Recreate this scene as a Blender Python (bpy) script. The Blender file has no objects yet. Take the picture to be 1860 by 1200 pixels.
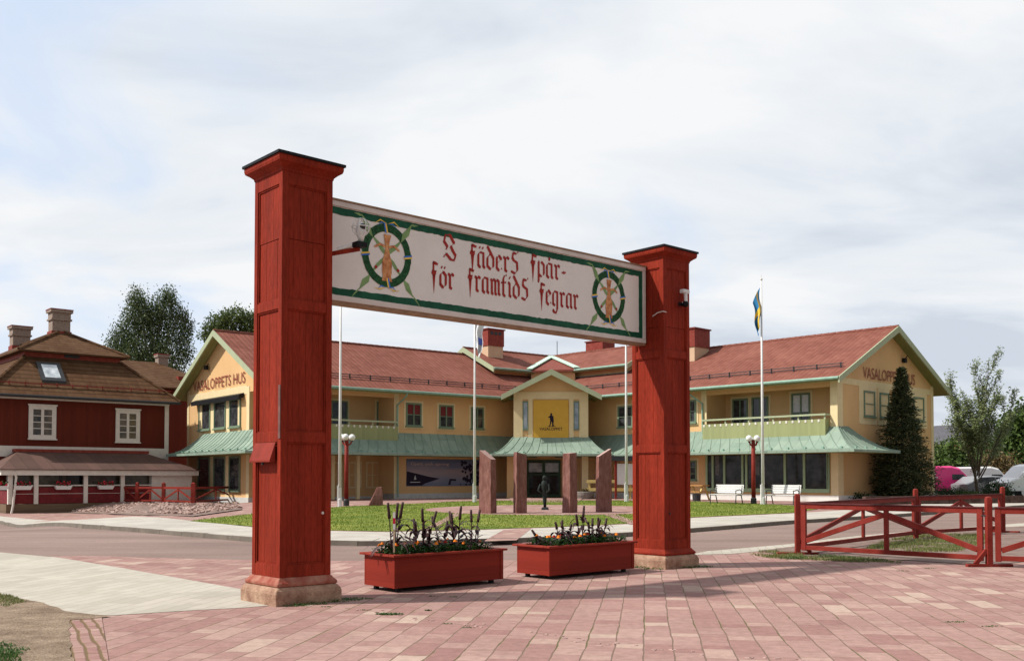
import bpy, bmesh, math, random
from mathutils import Vector, Matrix
random.seed(7)
R = math.radians
S = bpy.context.scene
COL = S.collection

# ------------------------------------------------------------------ camera
F = 1800.0; PITCH = math.atan(0.0319); HZ = 868.0; EYE = 1.6
CYY = HZ - F*math.tan(PITCH)
cam = bpy.data.cameras.new('camera'); camo = bpy.data.objects.new('camera', cam); COL.objects.link(camo)
cam.sensor_width = 36; cam.lens = F/1860*36
cam.shift_y = (CYY-600)/1860
camo.location = (0, 0, EYE); camo.rotation_euler = (R(90)+PITCH, 0, 0)
cam.clip_start = 0.1; cam.clip_end = 3000
S.camera = camo
S.view_settings.view_transform = 'Standard'; S.view_settings.look = 'None'
S.view_settings.exposure = 0.08; S.view_settings.gamma = 1

# ------------------------------------------------------------------ sky and sun
SUN_EL = R(46); SH = Vector((-0.984, -0.178, 0)).normalized()
SUNV = Vector((SH.x*math.cos(SUN_EL), SH.y*math.cos(SUN_EL), math.sin(SUN_EL)))
sl = bpy.data.lights.new('sun', 'SUN'); so = bpy.data.objects.new('sun', sl); COL.objects.link(so)
sl.energy = 5.0; sl.angle = R(1.6); sl.color = (1.0, 0.95, 0.87)
so.rotation_euler = SUNV.to_track_quat('Z', 'Y').to_euler(); so.location = (0, 0, 30)
W = bpy.data.worlds.new('World'); S.world = W; W.use_nodes = True
wt = W.node_tree; wt.nodes.clear()
def N(t, kind, **kw):
    n = t.nodes.new(kind)
    for k, v in kw.items():
        if k.startswith('i_'):
            n.inputs[int(k[2:])].default_value = v
        else: setattr(n, k, v)
    return n
def world():
    t = wt; L = t.links.new
    out = N(t, 'ShaderNodeOutputWorld')
    sky = N(t, 'ShaderNodeTexSky', sky_type='NISHITA', sun_disc=False, sun_elevation=SUN_EL, sun_rotation=math.atan2(SH.x, SH.y))
    sky.air_density = 1.0; sky.dust_density = 2.0
    b1 = N(t, 'ShaderNodeBackground'); b1.inputs[1].default_value = 0.15
    mk = N(t, 'ShaderNodeMix', data_type='RGBA'); mk.inputs[0].default_value = .82; mk.inputs[7].default_value = (4.7, 5.35, 6.4, 1)
    L(sky.outputs[0], mk.inputs[6]); L(mk.outputs[2], b1.inputs[0])
    tc = N(t, 'ShaderNodeTexCoord'); sp = N(t, 'ShaderNodeSeparateXYZ'); L(tc.outputs['Generated'], sp.inputs[0])
    ad = N(t, 'ShaderNodeMath', operation='ADD', i_1=0.22); L(sp.outputs[2], ad.inputs[0])
    mx = N(t, 'ShaderNodeMath', operation='MAXIMUM', i_1=0.05); L(ad.outputs[0], mx.inputs[0])
    dx = N(t, 'ShaderNodeMath', operation='DIVIDE'); L(sp.outputs[0], dx.inputs[0]); L(mx.outputs[0], dx.inputs[1])
    dy = N(t, 'ShaderNodeMath', operation='DIVIDE'); L(sp.outputs[1], dy.inputs[0]); L(mx.outputs[0], dy.inputs[1])
    cb = N(t, 'ShaderNodeCombineXYZ'); L(dx.outputs[0], cb.inputs[0]); L(dy.outputs[0], cb.inputs[1])
    n1 = N(t, 'ShaderNodeTexNoise'); n1.inputs['Scale'].default_value = 1.7; n1.inputs['Detail'].default_value = 7; n1.inputs['Roughness'].default_value = .52
    n1.inputs['Distortion'].default_value = .4
    mp = N(t, 'ShaderNodeMapping'); mp.inputs[1].default_value = (3.4, 1.7, 0); mp.inputs[3].default_value = (1, .8, 1)
    L(cb.outputs[0], mp.inputs[0]); L(mp.outputs[0], n1.inputs[0])
    n2 = N(t, 'ShaderNodeTexNoise'); n2.inputs['Scale'].default_value = 1.7; n2.inputs['Detail'].default_value = 9; n2.inputs['Roughness'].default_value = .52; n2.inputs['Distortion'].default_value = .3
    mp2 = N(t, 'ShaderNodeMapping'); mp2.inputs[1].default_value = (8.2, 5.1, 2); mp2.inputs[3].default_value = (.8, 1.25, 1)
    L(cb.outputs[0], mp2.inputs[0]); L(mp2.outputs[0], n2.inputs[0])
    lo = N(t, 'ShaderNodeMapRange', interpolation_type='SMOOTHSTEP'); lo.inputs[1].default_value = .34; lo.inputs[2].default_value = .04; L(sp.outputs[2], lo.inputs[0])
    ri = N(t, 'ShaderNodeMapRange', interpolation_type='SMOOTHSTEP'); ri.inputs[1].default_value = .02; ri.inputs[2].default_value = .5; L(sp.outputs[0], ri.inputs[0])
    hv = N(t, 'ShaderNodeMath', operation='MULTIPLY'); L(lo.outputs[0], hv.inputs[0]); L(ri.outputs[0], hv.inputs[1])
    hs = N(t, 'ShaderNodeMath', operation='MULTIPLY_ADD'); hs.inputs[1].default_value = -.24; L(hv.outputs[0], hs.inputs[0]); L(n2.outputs[0], hs.inputs[2])
    cr = N(t, 'ShaderNodeValToRGB'); L(hs.outputs[0], cr.inputs[0])
    e = cr.color_ramp.elements
    e[0].position = .29; e[0].color = (.60, .655, .74, 1); e[1].position = .56; e[1].color = (.875, .887, .90, 1)
    x = cr.color_ramp.elements.new(.43); x.color = (.765, .805, .855, 1)
    b2 = N(t, 'ShaderNodeBackground'); L(cr.outputs[0], b2.inputs[0])
    br = N(t, 'ShaderNodeMapRange', interpolation_type='SMOOTHSTEP'); br.inputs[1].default_value = -.45; br.inputs[2].default_value = .35; br.inputs[3].default_value = .54; br.inputs[4].default_value = 1.0  # dims the unseen sky behind the camera to weaken fill on shaded faces
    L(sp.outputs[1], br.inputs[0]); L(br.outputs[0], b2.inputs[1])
    # cloud cover: thinner to the left (west) and overhead, thicker to the right
    lf = N(t, 'ShaderNodeMath', operation='MULTIPLY_ADD'); lf.inputs[1].default_value = .30; lf.inputs[2].default_value = .20
    L(sp.outputs[0], lf.inputs[0])
    sm = N(t, 'ShaderNodeMath', operation='ADD'); L(lf.outputs[0], sm.inputs[0]); L(n1.outputs[0], sm.inputs[1])
    mr = N(t, 'ShaderNodeMapRange', interpolation_type='SMOOTHSTEP'); mr.inputs[1].default_value = .42; mr.inputs[2].default_value = .66
    L(sm.outputs[0], mr.inputs[0])
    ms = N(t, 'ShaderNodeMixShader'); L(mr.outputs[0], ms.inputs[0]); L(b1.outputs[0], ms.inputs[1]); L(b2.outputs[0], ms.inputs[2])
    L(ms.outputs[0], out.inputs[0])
world()

# ------------------------------------------------------------------ ground heights and view rays
def sst(x): x = max(0., min(1., x)); return x*x*(3-2*x)
def road_z(x, y):
    return .35*max(0., min(1., (y-20)/28)) - .6*sst((-x-11)/10)*max(0., min(1., (y-24)/14))
def plat_z(x, y): return road_z(x, y)+.1
SP, CP = math.sin(PITCH), math.cos(PITCH)
def ray(px, py):
    a = (px-930)/F; b = (CYY-py)/F
    return Vector((a, CP-b*SP, SP+b*CP))
def G(px, py, h=road_z, off=0):
    d = ray(px, py); k = 30.
    for _ in range(60):
        z = h(d.x*k, d.y*k)
        k = .5*k + .5*(z-EYE)/d.z
    x, y = d.x*k, d.y*k
    return Vector((x, y, h(x, y)+off))
def GP(px, py): return G(px, py, plat_z)
def onplane(px, py, A, u, n, d=0):
    """where the view ray meets the upright plane through A+d*n along u: distance along u, and z"""
    r = ray(px, py); P = Vector((A[0], A[1], 0)) + d*Vector((n[0], n[1], 0)) - Vector((0, 0, 0))
    k = (P.x*n[0]+P.y*n[1])/(r.x*n[0]+r.y*n[1])
    q = r*k
    return ((q.x-P.x)*u[0]+(q.y-P.y)*u[1], EYE+q.z)

# ------------------------------------------------------------------ materials
def base(name, rough=.6, spec=.4, metal=0):
    m = bpy.data.materials.new(name); m.use_nodes = True
    b = m.node_tree.nodes['Principled BSDF']
    b.inputs['Roughness'].default_value = rough; b.inputs['Specular IOR Level'].default_value = spec
    b.inputs['Metallic'].default_value = metal
    return m, m.node_tree, b
def c4(c, k=1): return (min(1, c[0]*k), min(1, c[1]*k), min(1, c[2]*k), 1)
def noisy(name, c, rough=.6, var=.15, scale=3, bump=0, bscale=40, c2=None, spec=.12, metal=0, stretch=(1, 1, 1), fine=0):
    """a base colour that varies with noise in object space, and fine bump"""
    m, t, b = base(name, rough, spec, metal); L = t.links.new
    tc = N(t, 'ShaderNodeTexCoord'); mp = N(t, 'ShaderNodeMapping'); mp.inputs[3].default_value = stretch
    L(tc.outputs['Object'], mp.inputs[0])
    n = N(t, 'ShaderNodeTexNoise'); n.inputs['Scale'].default_value = scale; n.inputs['Detail'].default_value = 6; n.inputs['Roughness'].default_value = .6
    L(mp.outputs[0], n.inputs[0])
    r = N(t, 'ShaderNodeValToRGB'); L(n.outputs[0], r.inputs[0])
    r.color_ramp.elements[0].position = .3; r.color_ramp.elements[1].position = .7
    r.color_ramp.elements[0].color = c4(c, 1-var); r.color_ramp.elements[1].color = c4(c2, 1) if c2 else c4(c, 1+var)
    if fine:
        n3 = N(t, 'ShaderNodeTexNoise'); n3.inputs['Scale'].default_value = bscale; n3.inputs['Detail'].default_value = 3; L(mp.outputs[0], n3.inputs[0])
        mr = N(t, 'ShaderNodeMapRange'); mr.inputs[1].default_value = .3; mr.inputs[2].default_value = .7; mr.inputs[3].default_value = 1-fine; mr.inputs[4].default_value = 1+fine
        L(n3.outputs[0], mr.inputs[0])
        mm = N(t, 'ShaderNodeVectorMath', operation='SCALE'); L(r.outputs[0], mm.inputs[0]); L(mr.outputs[0], mm.inputs[3]); L(mm.outputs[0], b.inputs['Base Color'])
    else: L(r.outputs[0], b.inputs['Base Color'])
    if bump:
        n2 = N(t, 'ShaderNodeTexNoise'); n2.inputs['Scale'].default_value = bscale; n2.inputs['Detail'].default_value = 4
        L(mp.outputs[0], n2.inputs[0])
        bp = N(t, 'ShaderNodeBump'); bp.inputs['Strength'].default_value = bump; bp.inputs['Distance'].default_value = .02
        L(n2.outputs[0], bp.inputs['Height']); L(bp.outputs[0], b.inputs['Normal'])
    return m
def leafmat(name, ca, cb, cc, trans=.25):
    m, t, b = base(name, .55, .25); L = t.links.new
    g = N(t, 'ShaderNodeNewGeometry'); r = N(t, 'ShaderNodeValToRGB'); L(g.outputs['Random Per Island'], r.inputs[0])
    r.color_ramp.elements[0].color = c4(ca); r.color_ramp.elements[1].color = c4(cc); x = r.color_ramp.elements.new(.5); x.color = c4(cb)
    L(r.outputs[0], b.inputs['Base Color'])
    if trans:
        out = t.nodes['Material Output']; tr = N(t, 'ShaderNodeBsdfTranslucent'); L(r.outputs[0], tr.inputs[0])
        mx = N(t, 'ShaderNodeMixShader'); mx.inputs[0].default_value = trans; L(b.outputs[0], mx.inputs[1]); L(tr.outputs[0], mx.inputs[2]); L(mx.outputs[0], out.inputs[0])
    return m
def math_(t, op, a, b=None, c=None):
    n = N(t, 'ShaderNodeMath', operation=op)
    for i, v in enumerate((a, b, c)):
        if v is None: continue
        if isinstance(v, (int, float)): n.inputs[i].default_value = v
        else: t.links.new(v, n.inputs[i])
    return n.outputs[0]
def pavers(name, direction, rw, ln, cols, joint, jw=.012, warp=.015, var=1.0, moss=None, bumpk=.5):
    """rows of paving stones: rows of width rw run along 'direction'; each row has its own stone length and offset"""
    m, t, b = base(name, .9, .08); L = t.links.new
    g = N(t, 'ShaderNodeTexCoord')
    wn = N(t, 'ShaderNodeTexNoise'); wn.inputs['Scale'].default_value = 1.3; wn.inputs['Detail'].default_value = 3; L(g.outputs['Object'], wn.inputs[0])
    wo = N(t, 'ShaderNodeVectorMath', operation='SCALE'); L(wn.outputs['Color'], wo.inputs[0]); wo.inputs[3].default_value = warp*4
    va = N(t, 'ShaderNodeVectorMath', operation='ADD'); L(g.outputs['Object'], va.inputs[0]); L(wo.outputs[0], va.inputs[1])
    mp = N(t, 'ShaderNodeMapping', vector_type='POINT'); mp.inputs[2].default_value = (0, 0, -math.atan2(direction[1], direction[0]))
    L(va.outputs[0], mp.inputs[0]); sp = N(t, 'ShaderNodeSeparateXYZ'); L(mp.outputs[0], sp.inputs[0])
    v = math_(t, 'DIVIDE', sp.outputs[1], rw); row = math_(t, 'FLOOR', v); fv = math_(t, 'SUBTRACT', v, row)
    w1 = N(t, 'ShaderNodeTexWhiteNoise', noise_dimensions='1D'); L(row, w1.inputs['W'])
    le = math_(t, 'MULTIPLY_ADD', w1.outputs[0], ln*.5, ln*.75)
    u = math_(t, 'ADD', math_(t, 'DIVIDE', sp.outputs[0], le), math_(t, 'MULTIPLY', w1.outputs[0], 37.))
    # uneven stone lengths inside a row
    u2 = math_(t, 'MULTIPLY_ADD', math_(t, 'SINE', math_(t, 'MULTIPLY', u, 2.1)), .32, u)
    cell = math_(t, 'FLOOR', u2); fu = math_(t, 'SUBTRACT', u2, cell)
    cb = N(t, 'ShaderNodeCombineXYZ'); L(row, cb.inputs[0]); L(cell, cb.inputs[1])
    w2 = N(t, 'ShaderNodeTexWhiteNoise', noise_dimensions='2D'); L(cb.outputs[0], w2.inputs[0])
    r = N(t, 'ShaderNodeValToRGB'); L(w2.outputs[0], r.inputs[0]); r.color_ramp.interpolation = 'LINEAR'
    r.color_ramp.elements[0].color = c4(cols[0][1]); r.color_ramp.elements[0].position = cols[0][0]
    r.color_ramp.elements[1].color = c4(cols[-1][1]); r.color_ramp.elements[1].position = cols[-1][0]
    for p, c in cols[1:-1]: r.color_ramp.elements.new(p).color = c4(c)
    nz = N(t, 'ShaderNodeTexNoise'); nz.inputs['Scale'].default_value = 9; nz.inputs['Detail'].default_value = 8; nz.inputs['Roughness'].default_value = .7; L(g.outputs['Object'], nz.inputs[0])
    nb = N(t, 'ShaderNodeTexNoise'); nb.inputs['Scale'].default_value = .45; nb.inputs['Detail'].default_value = 4; L(g.outputs['Object'], nb.inputs[0])
    k = math_(t, 'MULTIPLY', math_(t, 'MULTIPLY_ADD', nz.outputs[0], .5*var, 1-.25*var), math_(t, 'MULTIPLY_ADD', nb.outputs[0], .36, .82))
    sc = N(t, 'ShaderNodeVectorMath', operation='SCALE'); L(r.outputs[0], sc.inputs[0]); L(k, sc.inputs[3])
    # joints
    ev = math_(t, 'MULTIPLY', math_(t, 'MINIMUM', fv, math_(t, 'SUBTRACT', 1., fv)), rw)
    eu = math_(t, 'MULTIPLY', math_(t, 'MINIMUM', fu, math_(t, 'SUBTRACT', 1., fu)), ln)
    jn = N(t, 'ShaderNodeTexNoise'); jn.inputs['Scale'].default_value = 5; jn.inputs['Detail'].default_value = 5; L(g.outputs['Object'], jn.inputs[0])
    jwv = math_(t, 'MULTIPLY', jn.outputs[0], jw*1.3)
    e = math_(t, 'MINIMUM', ev, math_(t, 'MULTIPLY_ADD', eu, 1., jw*.35))
    mr = N(t, 'ShaderNodeMapRange', interpolation_type='SMOOTHSTEP'); L(e, mr.inputs[0]); L(math_(t, 'MULTIPLY', jwv, .45), mr.inputs[1]); L(math_(t, 'MULTIPLY', jwv, 1.6), mr.inputs[2])
    jc = N(t, 'ShaderNodeMix', data_type='RGBA'); jc.inputs[6].default_value = c4(joint); jc.inputs[7].default_value = c4(moss or joint)
    mg = N(t, 'ShaderNodeTexNoise'); mg.inputs['Scale'].default_value = .8; mg.inputs['Detail'].default_value = 6; L(g.outputs['Object'], mg.inputs[0])
    L(math_(t, 'GREATER_THAN', mg.outputs[0], .56), jc.inputs[0])
    mx = N(t, 'ShaderNodeMix', data_type='RGBA'); L(mr.outputs[0], mx.inputs[0]); L(jc.outputs[2], mx.inputs[6]); L(sc.outputs[0], mx.inputs[7])
    L(mx.outputs[2], b.inputs['Base Color'])
    hh = math_(t, 'ADD', math_(t, 'MULTIPLY', mr.outputs[0], .6), math_(t, 'ADD', math_(t, 'MULTIPLY', w2.outputs[0], .25), math_(t, 'MULTIPLY', nz.outputs[0], .35)))
    bp = N(t, 'ShaderNodeBump'); bp.inputs['Strength'].default_value = bumpk; bp.inputs['Distance'].default_value = .015; L(hh, bp.inputs['Height']); L(bp.outputs[0], b.inputs['Normal'])
    return m
def tiles(name, c, du, dv, var=.25, bump=.6, c2=None, seam=0, course=0):
    """roof cladding in the face's own metres (UV): tile columns du wide, courses dv high"""
    m, t, b = base(name, .85, .08); L = t.links.new
    uv = N(t, 'ShaderNodeUVMap'); sp = N(t, 'ShaderNodeSeparateXYZ'); L(uv.outputs[0], sp.inputs[0])
    u = math_(t, 'DIVIDE', sp.outputs[0], du); v = math_(t, 'DIVIDE', sp.outputs[1], dv)
    fu = math_(t, 'FRACT', u); fv = math_(t, 'FRACT', v)
    cb = N(t, 'ShaderNodeCombineXYZ'); L(math_(t, 'FLOOR', u), cb.inputs[0]); L(math_(t, 'FLOOR', v), cb.inputs[1])
    w = N(t, 'ShaderNodeTexWhiteNoise', noise_dimensions='2D'); L(cb.outputs[0], w.inputs[0])
    nz = N(t, 'ShaderNodeTexNoise'); nz.inputs['Scale'].default_value = .35; nz.inputs['Detail'].default_value = 7; nz.inputs['Roughness'].default_value = .65; L(uv.outputs[0], nz.inputs[0])
    r = N(t, 'ShaderNodeValToRGB'); L(math_(t, 'ADD', math_(t, 'MULTIPLY', w.outputs[0], .35), math_(t, 'MULTIPLY_ADD', nz.outputs[0], 1.4, -.38)), r.inputs[0])
    r.color_ramp.elements[0].color = c4(c, 1-var); r.color_ramp.elements[1].color = c4(c2) if c2 else c4(c, 1+var)
    L(r.outputs[0], b.inputs['Base Color'])
    if seam:
        h = math_(t, 'LESS_THAN', fu, .07)
        drk = N(t, 'ShaderNodeMix', data_type='RGBA', blend_type='MULTIPLY'); L(math_(t, 'MULTIPLY', math_(t, 'LESS_THAN', fu, .05), .28), drk.inputs[0]); L(r.outputs[0], drk.inputs[6]); drk.inputs[7].default_value = (.2, .25, .2, 1)
        L(drk.outputs[2], b.inputs['Base Color'])
    else:
        hu = math_(t, 'SINE', math_(t, 'MULTIPLY', fu, math.pi)); h = math_(t, 'ADD', math_(t, 'MULTIPLY', hu, .6), math_(t, 'MULTIPLY', math_(t, 'SUBTRACT', 1., fv), .9))
    if course:
        drk = N(t, 'ShaderNodeMix', data_type='RGBA', blend_type='MULTIPLY'); L(math_(t, 'MULTIPLY', math_(t, 'LESS_THAN', fv, .2), course), drk.inputs[0]); L(r.outputs[0], drk.inputs[6]); drk.inputs[7].default_value = (.3, .25, .2, 1)
        L(drk.outputs[2], b.inputs['Base Color']); h = math_(t, 'ADD', math_(t, 'MULTIPLY', hu, .15), math_(t, 'MULTIPLY', math_(t, 'SUBTRACT', 1., fv), 1.2))
    bp = N(t, 'ShaderNodeBump'); bp.inputs['Strength'].default_value = bump; bp.inputs['Distance'].default_value = .05; L(h, bp.inputs['Height']); L(bp.outputs[0], b.inputs['Normal'])
    return m
def glass(name, c=(.02, .025, .03), rough=.06, spec=.5, c2=(.05, .05, .055)):
    return noisy(name, c, rough, .3, 2.2, bump=.06, bscale=1.5, c2=c2, spec=spec)
def boards(name, c, w=.1, var=.12, rough=.65, vert=True, c2=None):
    """painted boarding: board edges as grooves in the face's own metres"""
    m, t, b = base(name, rough, .1); L = t.links.new
    uv = N(t, 'ShaderNodeUVMap'); sp = N(t, 'ShaderNodeSeparateXYZ'); L(uv.outputs[0], sp.inputs[0])
    a = math_(t, 'DIVIDE', sp.outputs[0 if vert else 1], w); f = math_(t, 'FRACT', a)
    wn = N(t, 'ShaderNodeTexWhiteNoise', noise_dimensions='1D'); L(math_(t, 'FLOOR', a), wn.inputs['W'])
    mp = N(t, 'ShaderNodeMapping'); mp.inputs[3].default_value = (6, .6, 1) if vert else (.6, 6, 1); L(uv.outputs[0], mp.inputs[0])
    nz = N(t, 'ShaderNodeTexNoise'); nz.inputs['Scale'].default_value = 2.5; nz.inputs['Detail'].default_value = 6; L(mp.outputs[0], nz.inputs[0])
    r = N(t, 'ShaderNodeValToRGB'); L(math_(t, 'ADD', math_(t, 'MULTIPLY', wn.outputs[0], .4), math_(t, 'MULTIPLY', nz.outputs[0], .6)), r.inputs[0])
    r.color_ramp.elements[0].position = .2; r.color_ramp.elements[1].position = .8
    r.color_ramp.elements[0].color = c4(c, 1-var); r.color_ramp.elements[1].color = c4(c2) if c2 else c4(c, 1+var)
    L(r.outputs[0], b.inputs['Base Color'])
    h = math_(t, 'MULTIPLY_ADD', nz.outputs[0], .25, math_(t, 'GREATER_THAN', f, .07))
    bp = N(t, 'ShaderNodeBump'); bp.inputs['Strength'].default_value = .5; bp.inputs['Distance'].default_value = .012; L(h, bp.inputs['Height']); L(bp.outputs[0], b.inputs['Normal'])
    return m
M = {}
RED = (.222, .024, .011)
M['red'] = noisy('red_paint', RED, .66, .26, 3.2, .45, 45, stretch=(1, 1, .16), spec=.08, fine=.20)
M['redboard'] = boards('red_boarding', RED, .085, .14)
M['redrim'] = noisy('faded_red_paint', (.24, .032, .020), .6, .2, 4, .2, 60, spec=.1)
M['planter'] = boards('planter_boarding', (.215, .024, .014), .137, .12, vert=False)
M['fence'] = noisy('fence_red_paint', (.20, .022, .014), .55, .2, 3, .2, 50, c2=(.25, .038, .028), spec=.1, fine=.1)
M['black'] = noisy('black_sheet', (.012, .012, .013), .45, .2, 6)
M['iron'] = noisy('dark_iron', (.025, .026, .028), .5, .25, 8, spec=.4)
M['stone'] = noisy('red_sandstone', (.34, .17, .115), .85, .4, 5, .5, 35, c2=(.44, .29, .20), fine=.15)
M['slab'] = noisy('red_slab_stone', (.20, .075, .06), .85, .28, 5, .5, 25, c2=(.26, .13, .11), stretch=(1.6, 1.6, .5), fine=.15)
M['slabtop'] = noisy('split_stone', (.38, .25, .22), .8, .2, 9, .4, 30)
M['board'] = noisy('sign_board_paint', (.74, .70, .665), .6, .05, 1.5, .05, 40, spec=.1, fine=.02)
M['signframe'] = noisy('sign_frame_paint', (.62, .56, .52), .6, .08, 5, spec=.1)
M['signwood'] = noisy('bare_wood', (.30, .19, .12), .7, .25, 8)
M['green'] = noisy('deep_green_paint', (.010, .070, .038), .55, .25, 6, c2=(.016, .11, .06))
M['wreath'] = noisy('wreath_green_paint', (.010, .055, .022), .6, .5, 30, c2=(.03, .12, .045))
M['leafpaint'] = noisy('leaf_green_paint', (.20, .32, .13), .6, .2, 8)
M['orange'] = noisy('orange_paint', (.46, .12, .045), .55, .3, 14, c2=(.72, .38, .17))
M['letter'] = noisy('letter_red_paint', (.33, .028, .022), .55, .1, 9)
M['ribblue'] = noisy('blue_paint', (.05, .16, .5), .5)
M['ribyel'] = noisy('yellow_paint', (.75, .5, .08), .5)
M['white'] = noisy('white_paint', (.66, .655, .64), .5, .06, 5, spec=.4)
M['whitewood'] = noisy('white_woodwork', (.66, .62, .56), .6, .08, 5, .1, 30)
M['cream'] = noisy('cream_trim', (.70, .57, .335), .7, .05, 3, fine=.03, bscale=20)
M['yellow'] = boards('yellow_render', (.6, .4, .2), .14, .045, .8)
M['yellow'] = noisy('yellow_render', (.66, .42, .205), .8, .05, .8, .15, 60, fine=.03)
M['yellow'] = noisy('yellow_render', (.60, .375, .18), .82, .0, .55, .25, 60, c2=(.70, .45, .22), fine=.05, stretch=(1, 1, .45))
M['plinth'] = noisy('plinth_render', (.52, .52, .50), .8, .12, 4)
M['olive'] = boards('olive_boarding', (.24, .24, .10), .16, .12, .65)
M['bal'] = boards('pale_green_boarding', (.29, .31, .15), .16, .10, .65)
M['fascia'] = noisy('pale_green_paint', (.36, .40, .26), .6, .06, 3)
M['frame'] = noisy('window_green_paint', (.16, .22, .15), .55, .1, 5)
M['framelt'] = noisy('shopfront_green_paint', (.30, .41, .25), .55, .08, 5)
M['gutter'] = noisy('gutter_copper', (.24, .38, .30), .5, .15, 4)
M['copper'] = tiles('green_copper', (.20, .28, .22), .55, 50, .22, .5, c2=(.31, .39, .315), seam=1)
M['tile'] = tiles('red_roof_tiles', (.20, .064, .045), .30, .36, .28, .9, c2=(.265, .105, .078))
M['btile'] = tiles('brown_roof_tiles', (.115, .046, .019), .3, .36, .45, .8, c2=(.135, .078, .042), course=.6)
M['btile2'] = tiles('worn_red_sheet_roof', (.10, .066, .055), .6, 50, .3, .5, c2=(.15, .085, .07), seam=1)
M['glass'] = glass('window_glass', (.012, .014, .016), .05, .4, (.07, .075, .08))  # paler grey blotches in the colour stand in for reflections
M['glasssky'] = noisy('painted_sky_glass', (.16, .25, .36), .05, .4, 1.5, c2=(.45, .5, .55), spec=.6)  # reflected sky painted as a pale blue base colour
M['glassdark'] = glass('shop_glass', (.004, .005, .006), .05, .2, (.055, .055, .055))  # near-black with lighter patches painted in as reflections
M['curtain'] = noisy('curtain', (.6, .6, .62), .8, .15, 9)
M['redcloth'] = noisy('red_curtain', (.16, .03, .03), .8, .2, 9)
M['brick'] = noisy('chimney_brick', (.26, .19, .155), .85, .25, 12, .3, 40, c2=(.34, .27, .22))
M['redmetal'] = noisy('red_sheet_metal', (.22, .035, .022), .55, .2, 5, c2=(.27, .06, .045))
M['falured'] = boards('dark_red_boarding', (.115, .022, .013), .16, .12, .75)
M['banner'] = noisy('ochre_banner', (.60, .35, .055), .6, .05, 3)
M['ink'] = noisy('dark_ink', (.02, .015, .03), .6, .1, 5)
M['bark'] = noisy('bark', (.10, .075, .055), .9, .3, 8, .5, 20)
M['birchbark'] = noisy('birch_bark', (.35, .33, .30), .9, .4, 5, .4, 15)
M['birch'] = leafmat('birch_leaves', (.03, .05, .02), (.075, .11, .04), (.15, .19, .08), .3)
M['oak'] = leafmat('broad_leaves', (.04, .06, .018), (.085, .12, .035), (.15, .20, .06), .3)
M['spruce'] = leafmat('spruce_needles', (.012, .022, .009), (.038, .055, .02), (.11, .105, .045), .12)
M['ash'] = leafmat('young_tree_leaves', (.10, .13, .05), (.17, .21, .085), (.26, .31, .14), .4)
M['bush'] = leafmat('bush_leaves', (.03, .055, .012), (.07, .115, .024), (.13, .19, .045))
M['dbush'] = leafmat('dark_bush_leaves', (.012, .03, .01), (.025, .05, .016), (.045, .08, .025))
M['brownleaf'] = leafmat('bronze_leaves', (.08, .05, .02), (.13, .09, .035), (.18, .13, .05))
M['purple'] = leafmat('purple_millet_leaves', (.018, .007, .009), (.045, .016, .018), (.13, .075, .07), .15)
M['marileaf'] = leafmat('marigold_leaves', (.012, .04, .01), (.025, .075, .016), (.05, .12, .03))
M['mariorange'] = noisy('marigold_petals', (.85, .17, .01), .6, .3, 30, c2=(.95, .3, .02))
M['marired'] = noisy('dark_marigold_petals', (.3, .015, .01), .6, .3, 30)
M['soil'] = noisy('potting_soil', (.03, .02, .014), .95, .3, 20, .6, 30)
M['blade'] = leafmat('grass_blades', (.10, .17, .015), (.15, .22, .025), (.23, .28, .045))
M['weed'] = leafmat('weed_leaves', (.02, .07, .012), (.05, .11, .02), (.10, .17, .04))
M['tuft'] = leafmat('verge_blades', (.09, .12, .03), (.15, .18, .05), (.26, .25, .10))
M['lawn'] = noisy('lawn', (.11, .175, .020), .9, .3, .7, .6, 60, c2=(.25, .26, .055), fine=.25)
M['asphalt'] = noisy('pinkish_asphalt', (.205, .145, .125), .9, .12, .5, .5, 70, c2=(.285, .205, .178), stretch=(.25, 1, 1), fine=.22)
M['gasphalt'] = noisy('grey_asphalt', (.12, .12, .12), .9, .15, .5, .3, 80)
M['earth'] = noisy('ground_soil', (.19, .17, .10), .95, .25, .3, .3, 20)
M['dirt'] = noisy('sandy_dirt', (.20, .14, .095), .95, .3, 2.6, .9, 45, c2=(.31, .235, .17), fine=.35)
M['gravel'] = noisy('pink_grit', (.22, .145, .125), .95, .3, 2.2, .7, 70, c2=(.27, .20, .17), fine=.3)
M['rubble'] = noisy('rubble_stone', (.36, .22, .185), .9, .3, 3, .5, 20, c2=(.48, .36, .31))
M['kerb'] = noisy('kerb_granite', (.17, .145, .12), .85, .2, 3, .3, 60, fine=.15)
M['wallstone'] = noisy('brown_wall_stone', (.085, .05, .04), .9, .4, 2.5, .6, 12, c2=(.13, .085, .07))
pinks = [(0, (.27, .150, .134)), (.3, (.31, .185, .162)), (.8, (.345, .218, .19)), (.95, (.385, .26, .22)), (1, (.42, .31, .255))]
M['pink'] = pavers('pink_pavers', (.134, .991), .275, .40, pinks, (.19, .13, .10), .0105, var=1.9, moss=(.12, .11, .05))
M['pink2'] = pavers('pink_pavers_fine', (.62, .78), .24, .36, pinks, (.19, .13, .10), .009)
M['creamp'] = pavers('cream_pavers', (.16, .987), .21, .5, [(0, (.375, .345, .29)), (.5, (.41, .378, .32)), (1, (.445, .41, .35))], (.28, .245, .20), .008, .01, .6, bumpk=.3)
M['walkp'] = pavers('pale_pavers', (.72, .69), .42, .6, [(0, (.39, .36, .315)), (.5, (.43, .40, .35)), (1, (.47, .44, .39))], (.24, .22, .19), .012, .01, .7, bumpk=.3)
M['edgep'] = pavers('edge_pavers', (-.45, .89), .115, .2, pinks, (.16, .11, .06), .022, .02)

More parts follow.
